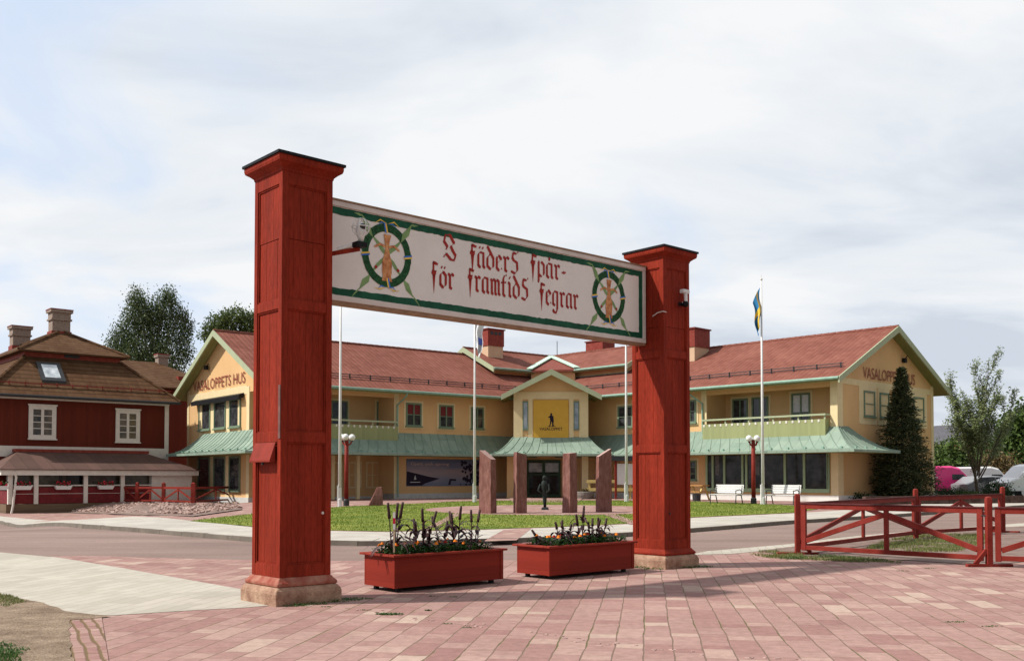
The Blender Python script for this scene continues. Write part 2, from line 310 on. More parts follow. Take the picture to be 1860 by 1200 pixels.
# ------------------------------------------------------------------ mesh helpers
class MB:
    def __init__(s, xf=None): s.v = []; s.f = []; s.mi = []; s.xf = xf; s.cm = 0
    def P(s, p):
        p = tuple(p)
        if s.xf: p = s.xf(*p)
        s.v.append(tuple(p)); return len(s.v)-1
    def poly(s, pts):
        s.f.append([s.P(p) for p in pts]); s.mi.append(s.cm); return s
    def box(s, x0, x1, y0, y1, z0, z1):
        i = [s.P((x, y, z)) for z in (z0, z1) for x, y in ((x0, y0), (x1, y0), (x1, y1), (x0, y1))]
        for f in ((3, 2, 1, 0), (4, 5, 6, 7), (0, 1, 5, 4), (1, 2, 6, 5), (2, 3, 7, 6), (3, 0, 4, 7)):
            s.f.append([i[k] for k in f]); s.mi.append(s.cm)
        return s
    def loft(s, rings, cap=True, closed=True):
        ids = [[s.P(p) for p in r] for r in rings]
        n = len(ids[0])
        for a, b in zip(ids, ids[1:]):
            for k in range(n if closed else n-1):
                s.f.append([a[k], a[(k+1) % n], b[(k+1) % n], b[k]]); s.mi.append(s.cm)
        if cap and closed:
            s.f.append(ids[0][::-1]); s.mi.append(s.cm); s.f.append(ids[-1]); s.mi.append(s.cm)
        return s
    def prism(s, pts, vec):
        vec = Vector(vec); return s.loft([pts, [tuple(Vector(p)+vec) for p in pts]])
    def tube(s, pts, r, n=8, r1=None, cap=True):
        pts = [Vector(p) for p in pts]; rings = []
        m = len(pts)
        for i, p in enumerate(pts):
            d = (pts[min(i+1, m-1)]-pts[max(i-1, 0)]).normalized()
            a = d.orthogonal().normalized() if i == 0 else (a - d*a.dot(d)).normalized()
            b = d.cross(a); rr = r if r1 is None else r+(r1-r)*i/max(1, m-1)
            rings.append([p+(a*math.cos(k*2*math.pi/n)+b*math.sin(k*2*math.pi/n))*rr for k in range(n)])
        return s.loft(rings, cap)
    def lathe(s, prof, c=(0, 0, 0), n=16, sq=False):
        rings = []
        for r, z in prof:
            if sq: rings.append([(c[0]+a*r, c[1]+b*r, c[2]+z) for a, b in ((-1, -1), (1, -1), (1, 1), (-1, 1))])
            else: rings.append([(c[0]+r*math.cos(k*2*math.pi/n), c[1]+r*math.sin(k*2*math.pi/n), c[2]+z) for k in range(n)])
        return s.loft(rings)
    def ball(s, c, r, n=12, sz=1):
        return s.lathe([(max(.001, r*math.sin(math.pi*i/8)), -r*sz*math.cos(math.pi*i/8)) for i in range(9)], c, n)
    def beam(s, a, b, w, h):
        """rectangular bar from a to b, w across (horizontal), h high (upright-ish)"""
        a = Vector(a); b = Vector(b); d = (b-a).normalized()
        sd = d.cross(Vector((0, 0, 1)));
        if sd.length < .01: sd = Vector((1, 0, 0))
        sd.normalize(); up = sd.cross(d)
        q = [sd*w/2+up*h/2, -sd*w/2+up*h/2, -sd*w/2-up*h/2, sd*w/2-up*h/2]
        return s.loft([[a+k for k in q], [b+k for k in q]])
    def each(s, name, mats, parent=None, **k):
        """one object per separate piece"""
        par = list(range(len(s.v)))
        def fd(a):
            while par[a] != a: par[a] = par[par[a]]; a = par[a]
            return a
        for f in s.f:
            for q in f[1:]: par[fd(q)] = fd(f[0])
        groups = {}
        for f in s.f: groups.setdefault(fd(f[0]), []).append(f)
        out = []
        for fs in groups.values():
            m = MB(); mp = {}
            for f in fs:
                for q in f:
                    if q not in mp: mp[q] = len(m.v); m.v.append(s.v[q])
                m.f.append([mp[q] for q in f]); m.mi.append(0)
            out.append(m.build(name, mats, parent, **k))
        return out
    def build(s, name, mats, parent=None, smooth=False, bevel=0, fixn=True):
        me = bpy.data.meshes.new(name); me.from_pydata(s.v, [], s.f)
        if not isinstance(mats, (list, tuple)): mats = [mats]
        for m in mats: me.materials.append(M[m] if isinstance(m, str) else m)
        if len(mats) > 1: me.polygons.foreach_set('material_index', s.mi)
        bm = bmesh.new(); bm.from_mesh(me)
        if fixn: bmesh.ops.recalc_face_normals(bm, faces=bm.faces)
        if bevel: bmesh.ops.bevel(bm, geom=[e for e in bm.edges if e.is_manifold and e.calc_face_angle(0) > .5], offset=bevel, segments=2, affect='EDGES', profile=.5, clamp_overlap=True)
        uvl = bm.loops.layers.uv.new('UVMap')
        for f in bm.faces:
            n = f.normal
            if abs(n.z) > .95: ua, va = Vector((1, 0, 0)), Vector((0, 1, 0))
            else:
                ua = Vector((0, 0, 1)).cross(n).normalized(); va = n.cross(ua)
            for l in f.loops: l[uvl].uv = (l.vert.co.dot(ua), l.vert.co.dot(va))
            if smooth: f.smooth = True
        bm.to_mesh(me); bm.free()
        o = bpy.data.objects.new(name, me); COL.objects.link(o)
        if parent: o.parent = parent
        return o
def tag(o, label, cat, group=None, kind=None):
    if label: o['label'] = label
    if cat: o['category'] = cat
    if group: o['group'] = group
    if kind: o['kind'] = kind
    return o
def thing(name, label, cat, loc=(0, 0, 0), rz=0, group=None):
    o = bpy.data.objects.new(name, None); COL.objects.link(o); o.location = loc; o.rotation_euler = (0, 0, rz)
    o.empty_display_size = .3
    return tag(o, label, cat, group)
def copy_tree(o, parent=None):
    c = o.copy(); COL.objects.link(c); c.parent = parent
    for ch in list(o.children): copy_tree(ch, c)
    return c
def textmesh(s, w, h, name, mat, place, parent, depth=.01, bold=0):
    """built-in lettering fitted into w x h; place(x, y, out) -> point"""
    cu = bpy.data.curves.new('t', 'FONT'); cu.body = s; cu.offset = bold; cu.resolution_u = 3
    ob = bpy.data.objects.new('t', cu); COL.objects.link(ob)
    me = bpy.data.meshes.new_from_object(ob.evaluated_get(bpy.context.evaluated_depsgraph_get()))
    bpy.data.objects.remove(ob); bpy.data.curves.remove(cu)
    xs = [v.co.x for v in me.vertices]; ys = [v.co.y for v in me.vertices]
    x0, x1, y0, y1 = min(xs), max(xs), min(ys), max(ys)
    mb = MB()
    for p in me.polygons:
        q = [((me.vertices[i].co.x-x0)/(x1-x0)*w, (me.vertices[i].co.y-y0)/(y1-y0)*h) for i in p.vertices]
        mb.poly([place(a, b, depth) for a, b in q])
    bpy.data.meshes.remove(me)
    return mb.build(name, mat, parent, fixn=False)

# ------------------------------------------------------------------ ground sheets
def sheet(name, pts, mat, h, off, kind='structure', step=2.0, label=None, jitter=0):
    """a ground sheet with the given outline that follows the height function"""
    if jitter:
        q = []
        for i, p in enumerate(pts):
            a = Vector(p[:2]); b = Vector(pts[(i+1) % len(pts)][:2]); n = max(1, int((b-a).length/.15))
            for k in range(min(n, 200)):
                t = a.lerp(b, k/n); q.append((t.x+random.uniform(-1, 1)*jitter, t.y+random.uniform(-1, 1)*jitter))
        pts = q
    bm = bmesh.new(); vs = [bm.verts.new((p[0], p[1], 0)) for p in pts]
    bm.faces.new(vs)
    if len(pts) > 60: bmesh.ops.triangulate(bm, faces=bm.faces[:])
    xs = [p[0] for p in pts]; ys = [p[1] for p in pts]
    def cut(a, lo, hi, ax):
        x = math.ceil(lo/a)*a
        while x < hi:
            bmesh.ops.bisect_plane(bm, geom=bm.verts[:]+bm.edges[:]+bm.faces[:], plane_co=(x, 0, 0) if ax == 0 else (0, x, 0), plane_no=(1, 0, 0) if ax == 0 else (0, 1, 0)); x += a
    if max(ys) > 20:
        cut(step, max(min(xs), -24), min(max(xs), -10), 0); cut(step, max(min(ys), 20), min(max(ys), 50), 1)
    for v in bm.verts: v.co.z = h(v.co.x, v.co.y)+off
    bmesh.ops.recalc_face_normals(bm, faces=bm.faces)
    if sum(f.normal.z*f.calc_area() for f in bm.faces) < 0: bmesh.ops.reverse_faces(bm, faces=bm.faces)
    me = bpy.data.meshes.new(name); bm.to_mesh(me); bm.free(); me.materials.append(M[mat])
    o = bpy.data.objects.new(name, me); COL.objects.link(o); o['kind'] = kind
    if label: o['label'] = label
    return o
def GL(pxs, h=road_z): return [tuple(G(x, y, h)[:2]) for x, y in pxs]

kerb_px = [(-160, 938), (0, 951), (150, 959), (330, 973), (460, 984), (560, 989), (650, 991), (760, 990), (885, 986), (940, 985), (1080, 978), (1250, 967), (1440, 951), (1653, 937), (1850, 922), (2100, 910)]
KL = GL(kerb_px)
KL = [(KL[0][0]-40, KL[0][1]-2)] + KL + [(KL[-1][0]+40, KL[-1][1]+14)]
sheet('ground', [(-900, -40), (900, -40), (900, 1500), (-900, 1500)], 'earth', road_z, -.06)
sheet('road', [(-120, 14)] + [(60, 14), (70, 30)] + KL[::-1], 'asphalt', road_z, 0)
sheet('plaza_paving', [(-9, 3)] + [(40, 3), (40, 21)] + GL([(1900, 958), (1500, 985), (1420, 998), (1290, 1006), (1180, 1012), (930, 1017), (600, 1018), (455, 1017), (200, 1010), (140, 1009), (60, 1012), (-100, 1012), (-400, 1040)]), 'pink', road_z, .004)
sheet('pale_footpath', GL([(-330, 1000), (0, 1003), (110, 1013), (230, 1033), (460, 1074), (620, 1080), (620, 1090), (440, 1104), (360, 1108), (200, 1118), (130, 1114), (60, 1092), (0, 1079), (-330, 1022)]), 'creamp', road_z, .008)
sheet('edging_rows', GL([(121, 1116), (184, 1118), (197, 1200), (208, 1265), (212, 1300), (138, 1300), (131, 1200)]), 'edgep', road_z, .012)
sheet('dirt_ground', GL([(-500, 1040), (0, 1081), (70, 1094), (120, 1111), (205, 1121), (160, 1126), (128, 1127), (128, 1170), (134, 1240), (146, 1400), (-800, 1400)]), 'dirt', road_z, .016, jitter=.02)
sheet('kerb_strip', GL([(1250, 1008), (1285, 1001), (1380, 993), (1444, 987), (1530, 976), (1640, 966), (1760, 957), (1900, 947), (1900, 955), (1760, 965), (1640, 974), (1530, 984), (1444, 995), (1390, 1000), (1330, 1006)]), 'creamp', road_z, .010)
sheet('gravel_patch', GL([(1380, 1000), (1450, 992), (1560, 980), (1700, 962), (1950, 952), (1950, 1012), (1790, 1027), (1620, 1016), (1500, 1012), (1420, 1008)]), 'gravel', road_z, .014, jitter=.03)
# raised far side
PL = sheet('far_paving', KL + [(120, 90), (300, 700), (-300, 700), (-120, 60)], 'pink2', plat_z, 0)
def kerb():
    mb = MB(); n = 0
    for (a, b) in zip(KL[:-1], KL[1:]):
        a = Vector(a); b = Vector(b); L_ = (b-a).length; nn = max(1, int(L_/1.0)); 
        if L_ > 25: nn = 10
        d = (b-a).normalized(); nr = Vector((-d.y, d.x))
        for k in range(nn):
            p = a.lerp(b, k/nn); q = a.lerp(b, (k+1)/nn) - d*.012
            j = random.uniform(-.006, .006)
            mb.loft([[(p.x-nr.x*.012, p.y-nr.y*.012, road_z(*p)-.05), (p.x+nr.x*.13, p.y+nr.y*.13, road_z(*p)-.05), (p.x+nr.x*.13, p.y+nr.y*.13, plat_z(*p)+.012+j), (p.x-nr.x*.0, p.y-nr.y*.0, plat_z(*p)+.012+j)],
                     [(q.x-nr.x*.012, q.y-nr.y*.012, road_z(*q)-.05), (q.x+nr.x*.13, q.y+nr.y*.13, road_z(*q)-.05), (q.x+nr.x*.13, q.y+nr.y*.13, plat_z(*q)+.012+j), (q.x-nr.x*.0, q.y-nr.y*.0, plat_z(*q)+.012+j)]])
    o = mb.build('kerb', 'kerb'); o['kind'] = 'structure'
kerb()
walk_top = [(-160, 925), (0, 937), (200, 940), (345, 945), (460, 957), (560, 963), (700, 966), (880, 962), (1000, 958), (1150, 951), (1260, 940), (1440, 932), (1653, 918), (1830, 901), (2100, 893)]
WT = GL(walk_top, plat_z); WT = [(WT[0][0]-40, WT[0][1]+1)] + WT + [(WT[-1][0]+40, WT[-1][1]+14)]
def inset(k): return KL[k]
sheet('sidewalk', [(x, y+.14) for x, y in KL] + WT[::-1], 'walkp', plat_z, .004)
sheet('pink_crossing', GL([(878, 983), (915, 962), (966, 959), (938, 981)], plat_z), 'pink2', plat_z, .008)
lawn = GL([(345, 946), (400, 939), (460, 933), (560, 924), (640, 919), (760, 914), (870, 909.5), (1000, 909), (1130, 909), (1250, 910.5), (1370, 914), (1440, 918), (1500, 922), (1440, 931), (1260, 939), (1150, 950), (1000, 957), (880, 961), (700, 965), (560, 962), (460, 956)], plat_z)
sheet('lawn', lawn, 'lawn', plat_z, .010)
CC = Vector((1.45, 39.6))
sheet('stone_circle_paving', [(CC.x+4.9*math.cos(a*math.pi/24), CC.y+4.5*math.sin(a*math.pi/24)) for a in range(48)], 'pink2', plat_z, .014)
sheet('left_path', GL([(838, 925), (845, 931), (790, 958), (776, 958)], plat_z), 'pink2', plat_z, .018)
sheet('right_path', GL([(1095, 934), (1110, 931), (1165, 951), (1145, 953)], plat_z), 'pink2', plat_z, .018)
sheet('front_path', GL([(930, 912), (1050, 912), (1060, 904), (925, 904)], plat_z), 'pink2', plat_z, .018)
sheet('car_park', [(27, 54), (120, 60), (140, 130), (20, 130)], 'gasphalt', plat_z, .006)
sheet('verge', [(21, 47), (60, 49), (62, 53.5), (24.5, 57)], 'lawn', plat_z, .012)
# low hills far away
def hills():
    mb = MB(); pts = []
    for i in range(61):
        x = -700+i*25; z = 14+9*math.sin(i*.35)+6*math.sin(i*.83+1)
        pts.append((x, z))
    for (a, b) in zip(pts, pts[1:]):
        mb.poly([(a[0], 640, -1), (b[0], 640, -1), (b[0], 760, b[1]*.55), (a[0], 760, a[1]*.55)])
        mb.poly([(a[0], 760, a[1]*.55), (b[0], 760, b[1]*.55), (b[0], 900, b[1]), (a[0], 900, a[1])])
    o = mb.build('hills', noisy('far_forest', (.07, .10, .09), .9, .2, .02), smooth=True); o['kind'] = 'structure'
hills()

# ------------------------------------------------------------------ the gateway: pillars and sign board
CL = Vector((-2.89, 13.01)); CR = Vector((2.72, 18.05))
AZ = math.atan2(CR.y-CL.y, CR.x-CL.x); E = Vector((math.cos(AZ), math.sin(AZ))); NF = Vector((math.sin(AZ), -math.cos(AZ)))
def pillar(c, label, left):
    t = thing('gate_pillar', label, 'pillar', (c.x, c.y, 0), AZ, 'red timber gateway pillars')
    H = .37; T = 5.53
    mb = MB(); k = .325
    mb.box(-k, k, -k, k, .34, T-.01); mb.build('core', 'red', t)
    # corner posts and rails
    mb = MB(); w = .085
    for sx in (-1, 1):
        for sy in (-1, 1):
            a, b = sorted((sx*H, sx*(H-w))); c_, d = sorted((sy*H, sy*(H-w)))
            mb.box(a, b, c_, d, .345, T)
    rails = [(.345, .50), (2.06, 2.19), (3.76, 3.88), (T-.17, T-.003)]
    for z0, z1 in rails:
        for s in (-1, 1):
            y0, y1 = sorted((s*(H-.004), s*(H-.06))); mb.box(-H+w, H-w, y0, y1, z0, z1)
            mb.box(y0, y1, -H+w, H-w, z0, z1)
    mb.build('frame', 'red', t, bevel=.004)
    # board panels
    mb = MB()
    segs = [(.50, 2.06), (2.19, 3.76), (3.88, 4.66 if left else 4.3), (4.664 if left else 4.304, T-.17)]
    for (z0, z1) in segs:
        for s in (-1, 1):
            n = 6; a0 = -H+w; bw = (2*(H-w))/n
            off = .006 if z1 == T-.17 else 0
            for i in range(n):
                j = random.uniform(-.002, .002)
                y0, y1 = sorted((s*(H-.034+off+j), s*.3)); mb.box(a0+i*bw+.0015, a0+(i+1)*bw-.0015, y0, y1, z0+.002, z1-.002)
                y0, y1 = sorted((s*(H-.034+off+j), s*.3)); mb.box(y0, y1, a0+i*bw+.0015, a0+(i+1)*bw-.0015, z0+.002, z1-.002)
    mb.build('panel_boards', 'red', t)
    # small bead round each panel
    mb = MB()
    for (z0, z1) in [(.50, 2.06), (2.19, 3.76), (3.88, T-.17)]:
        for s in (-1, 1):
            for q in (-1, 1):
                a, b = sorted((q*(H-w), q*(H-w-.018))); c_, d = sorted((s*(H-.016), s*(H-.03)))
                mb.box(a, b, c_, d, z0, z1); mb.box(c_, d, a, b, z0, z1)
            for z in (z0, z1-.018):
                c_, d = sorted((s*(H-.0165), s*(H-.03)))
                mb.box(-H+w+.018, H-w-.018, c_, d, z, z+.018); mb.box(c_, d, -H+w+.018, H-w-.018, z, z+.018)
    mb.build('bead', 'red', t)
    # cornice
    prof = [(H+.006, T-.01), (H+.012, T+.02), (H+.05, T+.055), (H+.095, T+.085), (H+.105, T+.12), (H+.105, T+.165)]
    MB().lathe(prof, sq=True).build('cornice', 'red', t, bevel=.004)
    MB().lathe([(H+.125, T+.166), (H+.125, T+.20), (.02, T+.30)], sq=True).build('cap_sheet', 'black', t)
    # base: red moulding over a sandstone block
    MB().lathe([(.425, .232), (.435, .245), (.435, .275), (.405, .305), (.377, .345)], sq=True).build('base_moulding', 'red' if not left else noisy('worn_red_paint', (.32, .05, .03), .7, .3, 6, .3, 30, c2=(.40, .20, .14)), t, bevel=.008)
    MB().lathe([(.475, -.03), (.478, .15), (.465, .19), (.43, .231)], sq=True).build('stone_base', 'stone', t, bevel=.014)
    if left:
        # sloping cover on the left face, with a hasp below, and a metal strip above
        mb = MB(); x = -H
        ring = lambda y: [(x-.004, y, 2.06), (x-.085, y, 1.83), (x-.085, y, 1.805), (x-.004, y, 1.805)]
        mb.loft([ring(-.245), ring(.30)]); cv = mb.build('hatch_cover', 'redrim', t, bevel=.004)
        MB().tube([(x-.05, 0, 1.805), (x-.05, 0, 1.77)], .018, 8).build('hasp', 'iron', t)
        MB().box(-H-.012, -H-.001, -H+.0, -H+.05, 2.10, 2.78).build('metal_strip', noisy('rusty_strip', (.16, .08, .07), .6, .3, 9), t, bevel=.002)
        MB().tube([(H-.13, -H-.001, 1.15), (H-.13, -H-.015, 1.15)], .018, 12).build('lock', 'signframe', t)
    else:
        MB().tube([(-H+.14, -H-.001, .98), (-H+.14, -H-.015, .98)], .018, 12).build('lock', 'iron', t)
    return t
pillar(CL, 'left red timber pillar with sloping hatch cover, nearest to camera', True)
pillar(CR, 'right red timber pillar with white camera, farther end of the sign', False)

SIGN_O = -.02   # sign plane offset to the back of the pillar centre line
SO = Vector((CL.x, CL.y))
Z0, Z1 = 4.03, 5.41; LS = (CR-CL).length; SA, SB = .372, LS-.372
def sg():
    t = thing('sign_board', 'long white sign with green border and red blackletter motto between the pillars', 'sign', (CL.x-NF.x*.14, CL.y-NF.y*.14, 0), AZ)
    f0 = -.08   # front face (local y)
    MB().box(SA, SB, f0, .10, Z0+.05, Z1-.05).build('board', 'board', t)
    mb = MB()
    mb.box(SA, SB, f0-.03, .13, Z0, Z0+.075); mb.box(SA, SB, f0-.03, .13, Z1-.075, Z1)
    mb.box(SA, SA+.07, f0-.027, .127, Z0+.075, Z1-.075); mb.box(SB-.07, SB, f0-.027, .127, Z0+.075, Z1-.075)
    mb.build('frame', 'signframe', t, bevel=.006)
    mb = MB(); mb.box(SA, SB, f0-.045, .145, Z1+.001, Z1+.022); mb.box(SA, SB, f0-.012, .11, Z0-.035, Z0-.001); mb.build('cover_board', 'signwood', t)
    # green border with a hand-cut inner edge
    mb = MB(); g = .098; a, b, c, d = SA+.075, SB-.075, Z0+.085, Z1-.085; y = f0-.004
    def strip(n, fa, fb):
        prev = None
        for i in range(n+1):
            p = (fa(i/n, random.uniform(-.006, .006)), fb(i/n, .003*math.sin(i*.7)+random.uniform(-.006, .006)))
            if prev: mb.poly([prev[0], p[0], p[1], prev[1]])
            prev = p
    n = 130
    strip(n, lambda k, j: (a+(b-a)*k, y, d+j*.4), lambda k, j: (a+(b-a)*k, y, d-g+j))
    strip(n, lambda k, j: (a+(b-a)*k, y, c+j*.4), lambda k, j: (a+(b-a)*k, y, c+g+j))
    strip(14, lambda k, j: (a+j*.3, y-.0005, c+g*.9+(d-c-1.8*g)*k), lambda k, j: (a+g*.95+j*.4, y-.0005, c+g*.9+(d-c-1.8*g)*k))
    strip(14, lambda k, j: (b+j*.3, y-.0005, c+g*.9+(d-c-1.8*g)*k), lambda k, j: (b-g*.95+j*.4, y-.0005, c+g*.9+(d-c-1.8*g)*k))
    mb.build('border', 'green', t, fixn=False)
    A = (SO.x, SO.y); 
    def SZ(px, py): return onplane(px, py, A, E, NF, -.055)
    # lettering: broad-nib strokes
    GLY = {
     'I': (.75, [[(.16, .52), (.22, .66), (.02, .95), (.1, 1.35), (.36, 1.42), (.5, 1.15), (.62, .95), (.42, .72), (.52, .5), (.7, .2), (.62, -.12), (.42, -.1), (.14, .22), (.02, .02)]]),
     'f': (.34, 'wedge'), 'F': (.40, 'wedge'),
     'a': (.52, [[(.02, .12), (.02, .82), (.16, .98), (.42, .94), (.42, .12), (.52, .02)], [(.02, .14), (.16, .0), (.40, .18)]]),
     'd': (.55, [[(.02, 1.42), (.12, 1.28), (.26, 1.08), (.5, .72), (.5, .2), (.26, .0), (.02, .18), (.02, .7), (.2, .92)]]),
     'e': (.42, [[(.42, .16), (.2, .0), (.03, .16), (.03, .84), (.2, .98), (.4, .76), (.08, .48)]]),
     'r': (.40, [[(-.02, .95), (.1, .84), (.1, .12), (.22, .02)], [(.1, .8), (.26, .98), (.38, .86)]]),
     's': (.52, [[(.56, 1.42), (.4, 1.28), (.16, 1.34), (.1, .98), (.2, .84), (.48, .72), (.52, .24), (.3, -.02), (.02, .1)]]),
     'p': (.52, [[(.04, .98), (.04, -.38)], [(.04, .82), (.28, .98), (.48, .8), (.48, .18), (.26, .0), (.06, .12)]]),
     'o': (.50, [[(.02, .2), (.02, .78), (.24, 1.0), (.46, .78), (.46, .2), (.24, .0), (.02, .2)]]),
     'm': (.78, [[(0, .95), (.08, .86), (.08, .1), (.16, .0)], [(.1, .8), (.24, .98), (.38, .86), (.38, .1), (.46, .0)], [(.4, .8), (.54, .98), (.68, .86), (.68, .1), (.78, .02)]]),
     't': (.36, [[(.36, 1.38), (.18, 1.3), (.1, 1.1), (.1, .12), (.24, .0)], [(-.05, .86), (.3, .9)]]),
     'i': (.24, [[(0, .95), (.1, .84), (.1, .12), (.2, .02)], [(.08, 1.22), (.14, 1.30)]]),
     'g': (.52, [[(.02, .14), (.02, .82), (.16, .98), (.42, .94), (.42, -.2), (.3, -.48), (.1, -.42), (.02, -.28)], [(.02, .14), (.16, .02), (.40, .18)]]),
     '-': (.30, [[(.02, .52), (.12, .58), (.2, .50), (.3, .56)]]),
    }
    mb = MB(); yl = f0-.005
    def word(s, p0, p1, xh):
        (s0, z0), (s1, z1) = SZ(*p0), SZ(*p1)
        tot = sum(GLY[c.lower() if c in 'äåö' else c][0] if c not in 'äåö' else GLY[{'ä': 'a', 'å': 'a', 'ö': 'o'}[c]][0] for c in s) + .2*(len(s)-1)
        k = (s1-s0)/tot; x = s0
        nb = Vector((math.cos(R(35)), math.sin(R(35))))*.051
        for c in s:
            bc = {'ä': 'a', 'å': 'a', 'ö': 'o'}.get(c, c); w, st = GLY[bc]
            def T(p): return (x+p[0]*k, yl, z0+(z1-z0)*(x-s0)/(s1-s0)+p[1]*xh)
            def stroke(pts, wd=1.0):
                for p, q in zip(pts, pts[1:]):
                    P_, Q_ = Vector(T(p)), Vector(T(q)); o = Vector((nb.x*wd/2, 0, nb.y*wd/2))
                    mb.poly([P_-o, Q_-o, Q_+o, P_+o]);
                for p in pts:
                    P_ = Vector(T(p)); mb.prev = P_
                    mb.poly([P_+Vector((a_*.013, -.0005, b_*.020)) for a_, b_ in ((-1, 0), (0, -1), (1, 0), (0, 1))])
            if st == 'wedge':
                big = 1.1 if c == 'F' else 1
                for q in ([(-.04, 1.0), (-.12, .80), (.10, .55), (.16, 1.0)], [(.16, 1.0), (.10, .55), (.30, .80)], [(-.02, .72), (.10, -.5), (.22, .72)]): mb.poly([T(v_) for v_ in q])
                stroke([(.06, .95), (.06, 1.36*big)], .8); stroke([(.06, 1.36*big), (.22, 1.30*big), (.36, 1.26*big)], 1.1); stroke([(.04, .92), (.26, .94)], .6)
            else:
                for q in st: stroke(q)
            if c in 'äö':
                for dx in (.1, .34): stroke([(dx, 1.24), (dx+.05, 1.30)], .8)
            if c == 'å': stroke([(.2, 1.2), (.17, 1.28), (.22, 1.36), (.28, 1.28), (.22, 1.2)], .5)
            x += (w+.2)*k
    word('I', (806, 466), (829, 471), .245)
    word('fäders', (856, 483), (940, 497), .245); word('fpår-', (966, 499), (1027, 510), .245)
    word('För', (786, 519), (824, 526), .24); word('framtids', (852, 527), (958, 545), .245); word('fegrar', (982, 551), (1050, 562), .245)
    mb.build('lettering', 'letter', t, fixn=False)
    # the two painted emblems
    for cx, cz, rr in ((*SZ(703, 464), .455), (*SZ(1106, 539), .45)):
        yy = f0-.006
        W_ = MB()
        for i in range(48):
            a0, a1 = i*math.pi/24, (i+1)*math.pi/24
            j0 = .006*math.sin(i*2.3); 
            W_.poly([(cx+(rr+j0)*math.cos(a0)*.93, yy, cz+(rr)*math.sin(a0)), (cx+rr*math.cos(a1)*.93, yy, cz+(rr)*math.sin(a1)), (cx+(rr-.115)*math.cos(a1)*.93, yy, cz+(rr-.115)*math.sin(a1)), (cx+(rr-.115)*math.cos(a0)*.93, yy, cz+(rr-.115)*math.sin(a0))])
        w = W_.build('emblem_wreath', 'wreath', t, fixn=False)
        L_ = MB()
        for sx in (-1, 1):
            def leaf(p, q, w0, y_=yy+.0015):
                p = Vector((cx+p[0], y_, cz+p[1])); q = Vector((cx+q[0], y_, cz+q[1])); d = q-p; nn = Vector((-d.z, 0, d.x)).normalized()
                L_.poly([p, p.lerp(q, .35)+nn*w0, q, p.lerp(q, .5)-nn*w0])
            leaf((sx*.05, -.05), (-sx*.30, .30), .035); leaf((-sx*.24, .22), (-sx*.44, .53), .05, yy-.001); leaf((-sx*.40, .50), (-sx*.56, .52), .018)
            leaf((-sx*.0, .02), (sx*.30, -.32), .03); leaf((sx*.28, -.3), (sx*.47, -.55), .05); leaf((sx*.44, -.5), (sx*.62, -.70), .012)
        L_.build('leaf', 'leafpaint', w, fixn=False)
        F_ = MB()
        prof = [(-.06, .30), (.07, .30), (.045, .21), (.03, .12), (.05, .0), (.085, -.10), (.08, -.24), (.07, -.30), (.09, -.37), (-.09, -.37), (-.07, -.30), (-.085, -.22), (-.08, -.08), (-.045, .02), (-.03, .12), (-.045, .21)]
        for i in range(8):
            a_, b_, c_, d_ = prof[i], prof[i+1], prof[14-i] if i < 8 else None, prof[15-i]
            F_.poly([(cx+p[0], yy-.002, cz+p[1]) for p in (a_, b_, c_, d_)])
        for sx in (-1, 1):
            F_.poly([(cx+sx*.02, yy-.002, cz+.10), (cx+sx*.12, yy-.002, cz+.13), (cx+sx*.21, yy-.002, cz+.08), (cx+sx*.22, yy-.002, cz+.11), (cx+sx*.12, yy-.002, cz+.165), (cx+sx*.02, yy-.002, cz+.14)])
        F_.build('sheaf', 'orange', w, fixn=False)
        Rb = MB()
        for ang in (0, 90, 180, 270):
            a0 = R(ang+3); c_, s_ = math.cos(a0), math.sin(a0)
            for j, m in ((-.03, 0), (.01, 1)):
                Rb.cm = m; pr = Vector((cx+(rr-.06)*c_*.93, yy-.004, cz+(rr-.06)*s_)); d = Vector((c_, 0, s_)); q = Vector((-s_, 0, c_)); pr = pr+q*j*.6
                Rb.poly([pr-d*.07-q*.012, pr+d*.07+q*.01, pr+d*.07+q*.035, pr-d*.07+q*.012])
        for z_, sgn in ((cz+rr, 1), (cz-rr, -1)):
            for sx in (-1, 1):
                Rb.cm = 0
                Rb.poly([(cx, yy-.004, z_), (cx+sx*.12, yy-.004, z_+.03*sgn), (cx+sx*.23, yy-.004, z_-.03), (cx+sx*.12, yy-.004, z_+.05*sgn)][::sx])
                Rb.cm = 1; Rb.poly([(cx, yy-.0045, z_-.01), (cx+sx*.1, yy-.0045, z_-.0), (cx+sx*.17, yy-.0045, z_-.05), (cx+sx*.1, yy-.0045, z_+.02)][::sx])
        Rb.build('ribbon', ['ribyel', 'ribblue'], w, fixn=False)
        Rd = MB()
        for sx in (-1, 1): Rd.poly([(cx+sx*.19+a_*.03, yy-.003, cz-.19+b_*.03) for a_, b_ in ((-1, 0), (0, -1), (1, 0), (0, 1))])
        Rd.each('berry', 'letter', w, fixn=False)
    return t
sg()
def L2W(c, x, y, z=0): return (c.x+E.x*x-NF.x*y, c.y+E.y*x-NF.y*y, z)   # gateway frame to world
